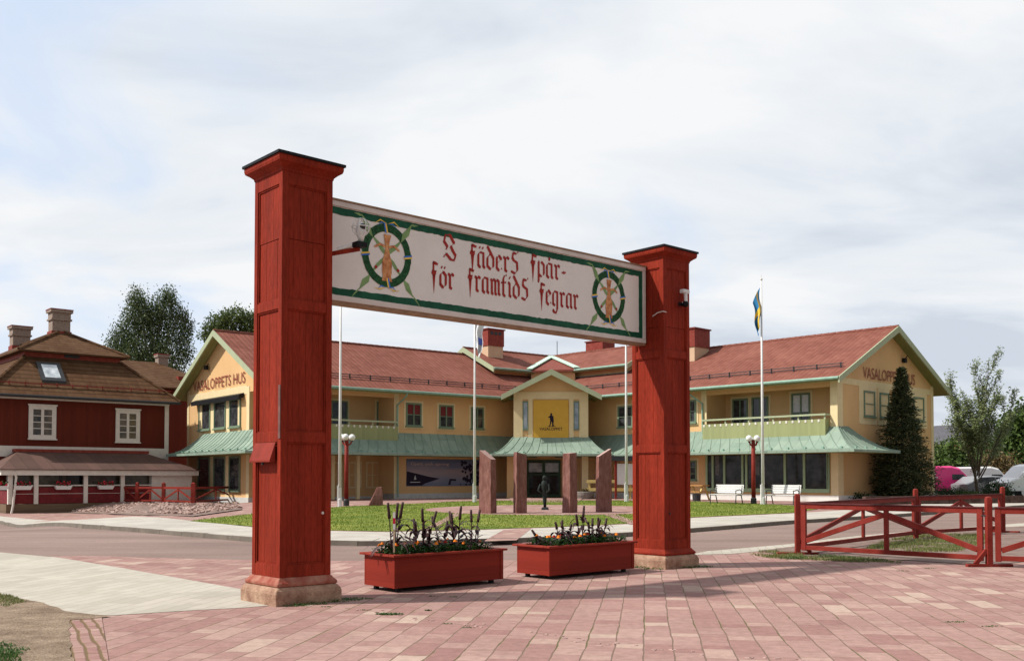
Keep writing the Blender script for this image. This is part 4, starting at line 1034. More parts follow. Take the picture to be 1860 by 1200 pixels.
# awning over the left gable windows
mb = MB(fL); a, b = dws[5]+.15, dws[0]-.15
zz = GLL(400, 724)[1]; lo, hi = min(a, b)-.3, max(a, b)+.3
mb.loft([[(-.05, y, zz+.12), (-.34, y, zz+.0), (-.34, y, zz-.24), (-.05, y, zz-.12)] for y in (lo, hi)]); mb.build('awning', 'black', wallL)
# gable writing
def gtext(f, ga, p0, p1, y0, y1, wall, s):
    d0, _ = ga(p0, y1); d1, _ = ga(p1, y1); z0 = ga((p0+p1)/2, y1)[1]; z1 = ga((p0+p1)/2, y0)[1]
    w = abs(d1-d0); sgn = 1 if d1 > d0 else -1
    textmesh(s, w, z1-z0, 'lettering', noisy('brown_red_paint', (.28, .075, .05), .6), lambda x, y, o: f(-.034-o*.5, d0+sgn*x, z0+y), wall, bold=.0)
gtext(fL, GLL, 352, 446, 684, 703, wallL, 'VASALOPPETS HUS'); gtext(fR, GRR, 1567, 1661, 673, 693, wallR, 'VASALOPPETS HUS')
# mural on the left wing
def mural():
    t0, z1 = UL(738, 833); t1, _ = UL(884, 836); z0 = UL(810, 882)[1]
    m, t, b = base('mural_print', .5, .3); L = t.links.new
    tc = N(t, 'ShaderNodeTexCoord'); sp = N(t, 'ShaderNodeSeparateXYZ'); L(tc.outputs['Generated'], sp.inputs[0])
    nz = N(t, 'ShaderNodeTexNoise'); nz.inputs['Scale'].default_value = 3; nz.inputs['Detail'].default_value = 5; mp = N(t, 'ShaderNodeMapping'); mp.inputs[3].default_value = (1, 1, 3); L(tc.outputs['Generated'], mp.inputs[0]); L(mp.outputs[0], nz.inputs[0])
    r = N(t, 'ShaderNodeValToRGB'); L(math_(t, 'ADD', math_(t, 'MULTIPLY', sp.outputs[2], .75), math_(t, 'MULTIPLY', nz.outputs[0], .35)), r.inputs[0])
    e = r.color_ramp.elements; e[0].position = .1; e[0].color = (.10, .14, .24, 1); e[1].position = .95; e[1].color = (.07, .11, .20, 1)
    x = e.new(.35); x.color = (.22, .22, .28, 1); x = e.new(.55); x.color = (.34, .26, .28, 1); x = e.new(.75); x.color = (.17, .18, .26, 1)
    L(r.outputs[0], b.inputs['Base Color'])
    mu = MB(fL); mu.box(t0, t1, .002, .04, z0, z1); o = mu.build('mural', m, wallL)
    w, h = t1-t0, z1-z0; Pn = lambda x, z, d=.043: (t0+x*w, d, z0+z*h)
    k = MB(fL); k.poly([Pn(0, .02), Pn(.18, .02), (Pn(.22, .1)), Pn(.40, .28), Pn(.25, .36), Pn(.12, .46), Pn(0, .55)]); 
    k.poly([Pn(.50, .04), Pn(.53, .04), Pn(.54, .20), Pn(.60, .19), Pn(.60, .26), Pn(.52, .27)])
    random.seed(5)
    for i in range(260):
        ax, az = random.gauss(.88, .09), random.random()
        if not 0.62 < ax < .985: continue
        s = .02+.03*random.random(); az = min(.93, max(.05, az)); k.poly([Pn(min(.99, max(.6, ax+s*math.cos(q)*.4)), min(.98, max(.02, az+s*1.4*math.sin(q))), .0432+.00001*i) for q in (0, 1.2, 2.5, 3.8, 5)])
    k.build('mural_silhouette', 'ink', o, fixn=False)
    textmesh('Gjett och spring', w*.46, h*.14, 'lettering', noisy('pale_ink', (.60, .42, .34), .6), lambda x, y, q: fL(t0+w*.05+x, .046, z0+h*.74+y), o)
    lg = MB(fL); lg.poly([Pn(.085, .24, .047), Pn(.115, .24, .047), Pn(.10, .42, .047)]); lg.poly([Pn(.04, .13, .047), Pn(.16, .13, .047), Pn(.16, .16, .047), Pn(.04, .16, .047)]); lg.build('small_mark', 'plinth', o, fixn=False)
mural()
# the projecting centre bay
BX0, BX1, BY = .10, 4.42, 57.5
fB = lambda x, y, z: (x-OX.x, y-OX.y, z)
def bay():
    w = MB(fB); w.box(BX0, BX1, BY, 66, B+2.9, ZE+.15)
    cx = (BX0+BX1)/2; zr, ze, ov = 7.82, 6.38, .68
    m = (zr-ze)/((BX1-BX0)/2+ov); zw = ze+m*ov-.18
    w.loft([[(BX0, y, ze+.0), (BX1, y, ze+.0), (BX1, y, zw), (cx, y, zr-.18), (BX0, y, zw)] for y in (BY+.003, BY+.25)])
    wall = w.build('bay_wall', 'yellow', yb)
    t = MB(fB); t.box(BX0-.01, BX1+.01, BY-.03, BY, ZE-.30, ZE+.12)
    t.box(BX0-.01, BX0+.52, BY-.028, BY, B+3.5, ZE-.30); t.box(BX1-.52, BX1+.01, BY-.028, BY, B+3.5, ZE-.30)
    t.box(BX0+.84, BX0+1.10, BY-.028, BY, B+3.5, ZE-.30); t.box(BX1-1.10, BX1-.84, BY-.028, BY, B+3.5, ZE-.30)
    t.each('trim', 'cream', wall)
    for a, p in ((BX0+.52, 'glasssky'), (BX1-.84, 'glasssky')):
        z0, z1 = B+3.93, ZE-.42; f = MB(fB); f.box(a, a+.32, BY-.07, BY-.002, z0, z0+.07); f.box(a, a+.32, BY-.07, BY-.002, z1-.07, z1); f.box(a, a+.05, BY-.069, BY-.002, z0+.07, z1-.07); f.box(a+.27, a+.32, BY-.069, BY-.002, z0+.07, z1-.07)
        o = f.build('window', 'frame', wall); MB(fB).box(a+.045, a+.275, BY-.03, BY-.001, z0+.065, z1-.065).build('pane', p, o)
    # banner with a skier
    bz0, bz1 = B+3.5, ZE-.35; b0, b1 = cx-1.02, cx+1.02
    bn = MB(fB).box(b0, b1, BY-.06, BY-.032, bz0, bz1).build('banner', 'banner', wall)
    k = MB(fB); y = BY-.064; s = 1.25; c = (cx+.02, bz0+1.0)
    def pl(pts): k.poly([(c[0]+p[0]*s*.5, y, c[1]+p[1]*s*.5) for p in pts])
    pl([(-.10, .62), (.02, .70), (.10, .60), (.06, .46), (-.08, .48)])                 # head and cap
    pl([(-.10, .48), (.10, .47), (.20, .28), (.18, .02), (.02, -.02), (-.14, .10)])      # torso
    pl([(-.12, .44), (-.06, .30), (-.26, .22), (-.30, .30)])                              # arm
    pl([(.10, .04), (.20, .0), (.16, -.30), (.22, -.52), (.08, -.54), (.06, -.28), (.0, .0)]) # leg
    pl([(-.10, .10), (.02, .02), (-.02, -.30), (-.10, -.55), (-.20, -.53), (-.12, -.26)])
    pl([(.16, .44), (.20, .44), (.26, -.52), (.22, -.52)])
    pl([(-.34, -.55), (.42, -.53), (.42, -.58), (-.30, -.60)])
    k.build('skier_mark', 'ink', bn, fixn=False)
    textmesh('VASALOPPET', 1.35, .17, 'lettering', 'ink', lambda x, y_, q: fB(cx-.675+x, BY-.066, bz0+.42+y_), bn, bold=.01)
    # roof
    rf = MB(fB); yy0, yy1 = BY-.75, 67
    rf.loft([[(BX0-ov, y, ze), (cx, y, zr), (BX1+ov, y, ze), (BX1+ov, y, ze-.06), (cx, y, zr-.07), (BX0-ov, y, ze-.06)] for y in (yy0, yy1)])
    ro = rf.build('bay_roof', 'tile', yb)
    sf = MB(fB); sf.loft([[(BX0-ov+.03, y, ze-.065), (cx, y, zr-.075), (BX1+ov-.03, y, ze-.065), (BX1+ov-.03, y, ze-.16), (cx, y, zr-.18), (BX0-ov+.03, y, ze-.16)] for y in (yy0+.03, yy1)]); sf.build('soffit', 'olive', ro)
    bb = MB(fB)
    for s_ in (-1, 1):
        e = BX0-ov-.05 if s_ < 0 else BX1+ov+.05
        bb.loft([[(e, y, ze+.0), (cx, y, zr+.04), (cx, y, zr-.30), (e, y, ze-.30)] for y in (yy0-.05, yy0+.02)])
    bb.build('bargeboard', 'fascia', ro)
    # entrance below
    en = MB(fB); en.box(BX0-.4, BX0+.25, BY+.3, 64, ZB, B+2.9); en.box(BX1-.35, BX1+.0, BY+.1, BY+.45, B, B+2.9); en.box(BX0, BX1+.6, 60.2, 64, ZB, B+2.9)
    en.build('entrance_wall', 'yellow', yb)
    en = MB(fB); en.box(BX1-.36, BX1+.01, BY+.08, BY+.47, B, B+2.6); en.build('column', 'cream', yb)
    x0 = (957-930)/F*60.2; x1 = (1018-930)/F*60.2
    d = MB(fB); z0, z1 = B+.02, B+2.25
    for a, b_ in ((x0, x0+.1), (x1-.1, x1), ((x0+x1)/2-.09, (x0+x1)/2+.09)): d.box(a, b_, 60.08, 60.195, z0, z1)
    for a, b_ in ((z0, z0+.14), (z1-.12, z1), (z0+1.30, z0+1.42)): d.box(x0+.1, x1-.1, 60.09, 60.19, a, b_)
    for a in (x0+.1, (x0+x1)/2+.09): d.box(a, a+.05, 60.10, 60.19, z0+.14, z0+1.3)
    do = d.build('entrance_door', noisy('door_green', (.05, .10, .06), .5, .15, 5), yb)
    p = MB(fB); p.box(x0+.1, x1-.1, 60.15, 60.192, z0+.14, z1-.12); p.build('pane', 'glassdark', do)
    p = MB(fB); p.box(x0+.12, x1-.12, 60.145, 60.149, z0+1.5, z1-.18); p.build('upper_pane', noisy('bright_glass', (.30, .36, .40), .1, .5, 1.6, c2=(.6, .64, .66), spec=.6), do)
bay()
canopy(fB, [((BX0-.2, 61.5), (BX0-.2-CD*.9, 61.5)), ((BX0-.0, BY), (BX0-CD*.7, BY-CD*.8)), ((BX1, BY), (BX1+CD*.7, BY-CD*.8)), ((BX1+.2, 61.5), (BX1+.2+CD*.9, 61.5))], edgez=B+2.52, wallz=B+3.55)
# the raised middle block: two short higher roofs meeting over the centre
def raised(f, W_, t0, Ln, zr, ze, key):
    hw = 2.75; d0 = -W_/2+hw
    w = MB(f); w.box(t0, Ln-1, d0-2*hw, d0, 6.5, ze+.2)
    m = (zr-ze)/(hw+.6); w.loft([[(t, d0, ze), (t, d0, ze+m*.6-.18), (t, d0-hw, zr-.2), (t, d0-2*hw, ze+m*.6-.18), (t, d0-2*hw, ze)] for t in (t0+.003, t0+.25)])
    o = w.build('raised_wall', 'yellow', yb)
    fl = MB(f); fl.box(t0-.04, Ln-1, d0, d0+.05, 7.2, ze-.42); fl.box(t0-.05, t0, d0-2*hw, d0+.05, 7.2, ze-.35)
    # flashing rising with the main roof along the gable side
    fl.build('flashing', 'gutter', o)
    return wing(f, 2*hw, Ln, zr, key, gv=.5, ze=ze, ov=.6, d0=d0, t0=t0, snow=False)
rL2 = raised(fL, WL, 17.0, LENL+.8, 10.25, 8.65, 'l'); rR2 = raised(fR, WR, 15.6, LENR+.9, 10.25, 8.65, 'r')
def filler():
    a = Vector(fL(UL(962, 676, -WL/2+3.35)[0], -WL/2+3.35, 8.66)); b = Vector(fR(UR(1048, 673, -WR/2+3.35)[0], -WR/2+3.35, 8.66))
    q = .45; a1, a2 = AL+nL*(-WL/2+q), AR+nR*(-WR/2+q)      # meeting point of the two front slopes, q below the ridges
    dt = uL.x*uR.y-uL.y*uR.x; w_ = a2-a1; tt = (w_.x*uR.y-w_.y*uR.x)/dt; ap = a1+uL*tt
    ap = Vector((ap.x-OX.x, ap.y-OX.y-.05, 10.25-.4776*q+.06))
    m = MB(); m.poly([a, b, ap]); m.poly([a+Vector((0, 0, -.12)), b+Vector((0, 0, -.12)), b, a]); o = m.build('valley_roof', noisy('dark_red_tiles', (.20, .06, .045), .8, .2, 4), yb, fixn=False)
    v = MB()
    for p in (a, b): v.beam(p+Vector((0, -.05, .10)), ap+Vector((0, 0, .10)), .40, .07)
    v.build('valley_flashing', noisy('pale_copper', (.50, .68, .55), .5, .1, 5), o)
    w = MB(); w.poly([a+Vector((.1, .3, -.1)), b+Vector((-.1, .3, -.1)), b+Vector((-.1, .3, -1.9)), a+Vector((.1, .3, -1.9))]); w.build('valley_wall', 'yellow', yb, fixn=False)
filler()
# chimneys on the yellow building
M['peach'] = noisy('peach_render', (.56, .39, .26), .85, .06, 2)
def chimney(x, y, w, z0, zm, z1, rz, roof, base_mat='peach'):
    c, s = math.cos(rz), math.sin(rz); f = lambda a, b, z: (x-OX.x+c*a-s*b, y-OX.y+s*a+c*b, z)
    m = MB(f); m.box(-w/2, w/2, -w*.4, w*.4, z0, zm); o = m.build('chimney', base_mat, roof)
    m = MB(f); k = .05; m.box(-w/2-k, w/2+k, -w*.4-k, w*.4+k, zm, z1-.08); m.build('chimney_cladding', 'redmetal', o)
    m = MB(f); k = .12; m.box(-w/2-k, w/2+k, -w*.4-k, w*.4+k, z1-.08, z1); m.build('chimney_cap', noisy('dark_red_cap', (.17, .04, .035), .6), o)
    m = MB(f); k = .02
    for i in range(3): m.box(-w*.38+i*w*.27, -w*.38+i*w*.27+w*.2, -w*.4-.058, -w*.4-.051, z1-.42, z1-.2)
    m.each('vent', 'iron', o)
rz = math.atan2(uR.y, uR.x)
p = AR+uR*11.9+nR*(-WR/2+1.3); chimney(p.x, p.y, 1.8, 7.5, 9.45, 10.6, rz, roofR)
p = AL+uL*18.15+nL*(-WL/2+.9); chimney(p.x, p.y, 1.25, 8.6, 10.35, 11.5, math.atan2(uL.y, uL.x), rL2)
chimney(6.3, 70.5, 1.5, 8.6, 10.2, 11.35, rz, rR2)
mb = MB(); mb.tube([(3.2-OX.x, 70-OX.y, 10), (3.2-OX.x, 70-OX.y, 11.3)], .025, 5); mb.build('antenna', 'iron', yb)
p = AR+uR*12.4+nR*(-WR/2)
mb = MB(); mb.tube([(p.x-1.0-OX.x, p.y-OX.y, 9.2), (p.x-1.0-OX.x, p.y-OX.y, 11.5)], .03, 5); mb.tube([(p.x-1.3-OX.x, p.y-OX.y, 11.2), (p.x-.6-OX.x, p.y-OX.y, 11.1)], .02, 5); mb.build('antenna', 'iron', yb)
def flood(loc, rz, lab):
    t = thing('floodlight', lab, 'floodlight', loc, rz, 'floodlights under the gables')
    MB().box(-.14, .14, -.12, .05, -.12, .12).build('lamp_head', 'black', t, bevel=.02); MB().beam((0, .0, .1), (0, .12, .24), .04, .04).build('bracket', 'black', t)
q = fL(-.15, -WL/2-2.1, 7.95); flood((q[0]+OX.x, q[1]+OX.y, q[2]), math.atan2(nL.y, nL.x)-1.57+R(90), 'small black floodlight under the left gable above the sign writing')
q = fR(-.15, -WR/2-1.7, 7.95); flood((q[0]+OX.x, q[1]+OX.y, q[2]), math.atan2(uR.y, uR.x)+R(90), 'small black floodlight under the right gable beside the spruce top')

# ------------------------------------------------------------------ the dark red house on the left
def red_house():
    k = 1.3; C = Vector((-15.42*k, 44.4*k)); u = Vector((.758, .652)); v = Vector((-.652, .758)); Wd = 7.2*k; Ln = 18.
    H = lambda z: 1.6+(z-1.6)*k
    t = thing('red_house', 'dark red timber house with brown tiled two-tier roof and white verandah', 'house', (C.x, C.y, 0))
    f = lambda x, y, z: (u.x*x+v.x*y, u.y*x+v.y*y, z)      # x from -Wd (left) to 0, y back
    zb = -1.0; ze = H(5.0); zl = H(6.78); zc = H(7.02); zr = H(8.25); i = 1.6*k; ov = .5
    w = MB(f); w.box(-Wd, 0, 0, Ln, zb, ze+.1); wall = w.build('wall', 'falured', t)
    w = MB(f)
    w.box(-.22, .02, -.03, -.0, zb+.9, ze-.05); w.box(.0, .03, 0, .22, zb+.9, ze-.05); w.box(-Wd-.02, -Wd+.2, -.03, 0, zb+.9, ze-.05)
    w.box(-Wd, -.222, -.035, 0, 2.74, 3.31); w.box(-Wd, .04, -.05, 0, ze-.22, ze-.02)
    w.build('corner_board', 'whitewood', wall)
    def hip(x0, x1, y0, y1, z0, x2, x3, y2, y3, z1, name, mat, th=.08, par=t):
        m = MB(f); m.loft([[(x0, y0, z0-th), (x1, y0, z0-th), (x1, y1, z0-th), (x0, y1, z0-th)], [(x0, y0, z0), (x1, y0, z0), (x1, y1, z0), (x0, y1, z0)], [(x2, y2, z1), (x3, y2, z1), (x3, y3, z1), (x2, y3, z1)]]); return m.build(name, mat, par)
    rl = hip(-Wd-ov, ov, -ov, Ln+ov, ze, -Wd+i, -i, i, Ln-i, zl, 'lower_roof', 'btile')
    m = MB(f); m.box(-Wd+i+.02, -i-.02, i+.02, Ln-i-.02, zl-.1, zc+.1); m.build('clerestory', 'redmetal', t)
    m = MB(f); m.box(-Wd/2-.5, -Wd/2+.3, i-.01, i+.02, zl+.08, zl+.25); m.build('vent', 'iron', t)
    cx = -Wd/2; hh = Wd/2-i
    ru = hip(-Wd+i-.4, -i+.4, i-.4, Ln-i+.4, zc+.02, cx-.05, cx+.05, i+hh, Ln-i-hh, zr, 'upper_roof', 'btile')
    for (a, b) in (((-Wd-ov, -ov, ze), (-Wd+i, i, zl)), ((ov, -ov, ze), (-i, i, zl))):
        m = MB(f); m.beam(a, b, .22, .10) if False else m.tube([(a[0], a[1], a[2]+.02), (b[0], b[1], b[2]+.02)], .10, 6); m.build('hip_tiles', 'btile', rl)
    for (a, b) in (((-Wd+i-.4, i-.4, zc), (cx, i+hh, zr)), ((-i+.4, i-.4, zc), (cx, i+hh, zr)), ((cx, i+hh, zr), (cx, Ln-i-hh, zr))):
        m = MB(f); m.tube([(a[0], a[1], a[2]+.03), (b[0], b[1], b[2]+.03)], .10, 6); m.build('hip_tiles', 'btile', ru)
    m = MB(f); m.tube([(-Wd-ov, -ov-.04, ze-.08), (ov, -ov-.04, ze-.08)], .08, 8); m.build('gutter', 'iron', rl)
    m = MB(f); y = -ov+.6; zz = ze+(zl-ze)*.6/(i+ov)
    m.tube([(-Wd, y, zz+.12), (.2, y, zz+.12)], .03, 5)
    for j in range(12): m.box(-Wd+j*.8, -Wd+j*.8+.06, y-.02, y+.02, zz, zz+.2)
    m.build('snow_guard', 'redmetal', rl)
    # chimneys
    for yy, s in ((i+hh+.2, 1.0), (i+hh+.2+6.5*k, 1.05)):
        m = MB(f); m.box(cx-s/2, cx+s/2, yy-s*.4, yy+s*.4, zr-.7, zr+.62); o = m.build('chimney', 'brick', ru)
        m = MB(f); m.box(cx-s/2-.08, cx+s/2+.08, yy-s*.4-.08, yy+s*.4+.08, zr+.62, zr+.72); m.box(cx-s/2-.02, cx+s/2+.02, yy-s*.4-.02, yy+s*.4+.02, zr+.72, zr+1.08); m.box(cx-s/2-.12, cx+s/2+.12, yy-s*.4-.12, yy+s*.4+.12, zr+1.08, zr+1.24); m.build('chimney_crown', 'brick', o)
        m = MB(f); m.box(cx-s/2-.14, cx+s/2+.14, yy-s*.4-.14, yy+s*.4+.14, zr+1.24, zr+1.29); m.box(cx-s/2-.06, cx+s/2+.06, yy-s*.4-.06, yy+s*.4+.06, zr-.5, zr-.02); m.each('chimney_cap', 'redmetal', o)
    # skylight
    A2 = (C.x, C.y)
    sx, sz = onplane(93, 690, A2, u, -v, -1.0)
    m = MB(f); slope = (zl-ze)/(i+ov); yy = lambda q: -ov+q; zq = lambda q: ze+slope*q
    def quad(x0, x1, q0, q1, h): return [f(x0, yy(q0), zq(q0)+h), f(x1, yy(q0), zq(q0)+h), f(x1, yy(q1), zq(q1)+h), f(x0, yy(q1), zq(q1)+h)]
    xs = onplane(72, 690, A2, u, -v, -.8)[0]
    m = MB(); m.loft([quad(xs, xs+1.25, .85, 2.1, -.02), quad(xs, xs+1.25, .85, 2.1, .14)]); o = m.build('skylight', 'iron', rl)
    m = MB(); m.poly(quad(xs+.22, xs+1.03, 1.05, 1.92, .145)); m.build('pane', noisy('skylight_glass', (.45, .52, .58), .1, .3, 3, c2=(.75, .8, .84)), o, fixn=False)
    # windows
    for x0, x1, y0, y1 in ((52, 102, 735, 797), (210, 254, 743, 803)):
        a, z1 = onplane(x0, y0, A2, u, -v); b, _ = onplane(x1, y0, A2, u, -v); _, z0 = onplane((x0+x1)/2, y1, A2, u, -v)
        fm = MB(f); q = .22
        fm.box(a, b, -.07, -.002, z0, z0+q); fm.box(a, b, -.07, -.002, z1-q, z1); fm.box(a, a+q, -.069, -.002, z0+q, z1-q); fm.box(b-q, b, -.069, -.002, z0+q, z1-q)
        c = (a+b)/2; fm.box(c-.07, c+.07, -.065, -.002, z0+q, z1-q)
        for j in (1, 2, 3): zz = z0+q+(z1-z0-2*q)*j/4; fm.box(a+q, b-q, -.05, -.003, zz-.02, zz+.02)
        fo = fm.build('window', 'whitewood', wall)
        MB(f).box(a+q*.8, b-q*.8, -.02, -.001, z0+q*.8, z1-q*.8).build('pane', noisy('old_glass', (.03, .028, .025), .1, .5, 2, c2=(.16, .12, .07), spec=.6), fo)
        fm = MB(f); fm.box(a-.05, b+.05, -.12, -.072, z0-.05, z0+.02); fm.box(a-.05, b+.05, -.11, -.072, z1-.02, z1+.06); fm.each('sill', 'whitewood', fo)
    # verandah
    D = 3.0; vx0, vx1 = -Wd+.1, .15; vz = 2.05; vt = 2.98
    hp = MB(f); a = [(vx0-.5, 0, vz), (vx0-.5, -D-.4, vz), (vx1+.4, -D-.4, vz), (vx1+.4, 0, vz)]; b = [(vx0+1.0, -.02, vt), (vx0+1.0, -.6, vt), (vx1-1.6, -.6, vt), (vx1-1.6, -.02, vt)]
    hp.loft([[(p[0], p[1], p[2]-.04) for p in a], a, b]); vr = hp.build('verandah_roof', 'btile2', t)
    m = MB(f); m.box(vx0+.9, vx1-1.5, -.65, -.02, vt, vt+.16); m.build('roof_edge', 'redmetal', vr)
    m = MB(f); m.box(vx0-.4, vx1+.3, -D-.32, -D-.26, vz-.30, vz-.04); m.box(vx0-.4, vx0-.34, -D-.258, 0, vz-.30, vz-.04); m.build('fascia', 'whitewood', vr)
    vf = .30
    vd = MB(f).box(vx0-.1, vx1+.1, -D-.1, 0, -1.2, vf).build('verandah_floor', boards('weathered_boards', (.16, .11, .07), .3, .3, vert=False), t)
    def vpx(px): return onplane(px, 880, (C.x-v.x*(D+.05), C.y-v.y*(D+.05)), u, -v)[0]
    for px in (18, 65, 155, 222): 
        x = vpx(px); MB(f).box(x-.10, x+.10, -D-.15, -D+.02, vf, vz-.05).build('verandah_post', 'whitewood', t)
    x = vpx(275); m = MB(f); m.box(x, vx1, -D-.10, -.05, vf-.3, vz-.05); m.build('verandah_end_wall', 'whitewood', t)
    m = MB(f); m.box(vx0, x, -D-.05, -D, vf+.90, vf+.96); m.box(vx0, x, -D-.055, -D-.04, vf+.50, vf+.52)
    m.build('handrail', 'whitewood', t)
    m = MB(f); m.box(vx0, x, -D-.04, -D+.0, vf+.02, vf+.84); m.box(vx0-.02, vx0+.02, -D, 0, vf+.02, vf+.66); m.build('balustrade', noisy('wine_red_boards', (.16, .02, .022), .6, .25, 4), t)
    m = MB(f); m.box(vx0, x, -D+.3, -D+.33, vf+.6, vz-.08); o = m.build('verandah_glazing', glass('verandah_glass', (.035, .03, .022), .12, .4, (.12, .10, .07)), t)
    m = MB(f); 
    for px in (112, 125): m.box(vpx(px)-.02, vpx(px)+1.0*(px > 120)-.0+.1, -D+.27, -D+.298, vf+.6, vz-.1)
    m.build('dark_pane', glass('dark_verandah_glass', (.006, .006, .007), .1, .4, (.012, .012, .014)), o)
    x = vpx(22); m = MB(f); m.tube([(x, -D-.35, vz-.1), (x+.12, -D-.30, vz-.4), (x+.0, -D-.25, vf-.1), (x-.1, -D-.3, -.3)], .055, 7); m.build('downpipe', 'whitewood', t)
    # steps of planks and stone under the verandah
    bx = []
    for j, (px, n) in enumerate(((0, 'left, cut by the photo edge'), (40, 'second from left'), (113, 'third from left'), (190, 'rightmost, by the patio fence'))):
        x = vpx(px); wd = .75 if j else .6
        q = f(x, -D-.22, vf+.72); fb = thing('flower_box', 'white flower box with red geraniums on the verandah rail, %s' % n, 'flower box', (C.x+q[0], C.y+q[1], q[2]), math.atan2(u.y, u.x), 'flower boxes on the verandah')
        MB().loft([[(-wd*.45, -.1, 0), (wd*.45, -.1, 0), (wd*.45, .1, 0), (-wd*.45, .1, 0)], [(-wd/2-.05, -.13, .2), (wd/2+.05, -.13, .2), (wd/2+.05, .13, .2), (-wd/2-.05, .13, .2)]]).build('box', 'white', fb)
        random.seed(60+j); mb = MB(); lf = MB()
        for r in range(90):
            p = Vector((random.uniform(-wd/2, wd/2), random.uniform(-.13, .13), random.uniform(.2, .42)))
            s = random.uniform(.03, .06); nn = Vector((random.gauss(0, 1), random.gauss(0, 1), random.gauss(0, 1))).normalized(); a1 = nn.orthogonal().normalized(); b1 = nn.cross(a1)
            tgt = mb if r % 5 < 3 else lf
            tgt.cm = 0; tgt.poly([p+(a1*math.cos(w_)+b1*math.sin(w_))*s for w_ in (0, 1.25, 2.5, 3.8, 5.0)])
        mb.build('blossoms', leafmat('geranium_petals', (.35, .01, .02), (.6, .02, .05), (.8, .08, .16), .2), fb, fixn=False); lf.build('leaves', 'marileaf', fb, fixn=False)
red_house()
def back_house():
    # smaller brown-roofed house between the red house and the yellow building
    c = G(262, 900, lambda x, y: -.1); c = Vector((-27.0, 76, 0)); t = thing('house', 'smaller dark red house with brown roof and brick chimney behind the red one', 'house', (c.x, c.y, 0), R(40))
    MB().box(-5, 3.4, -4, 5, -.5, 8.2).build('wall', 'falured', t)
    m = MB(); m.loft([[(-5.5, -4.5, 8.1), (3.9, -4.5, 8.1), (3.9, 5.5, 8.1), (-5.5, 5.5, 8.1)], [(-5.5, -4.5, 8.2), (3.9, -4.5, 8.2), (3.9, 5.5, 8.2), (-5.5, 5.5, 8.2)], [(-3, .3, 10.5), (-.2, .3, 10.5), (-.2, .7, 10.5), (-3, .7, 10.5)]]); rf = m.build('roof', 'btile', t)
    m = MB(); m.box(-.2, .55, .0, .7, 9.6, 10.9); m.box(-.28, .63, -.08, .78, 10.9, 11.1); ch = m.build('chimney', 'brick', rf); MB().box(-.3, .65, -.1, .8, 11.1, 11.16).build('chimney_cap', 'redmetal', ch)
    m = MB(); m.box(.2, 1.2, -3.0, -2.2, 8.7, 9.2); m.build('dormer', 'redmetal', rf)
back_house()

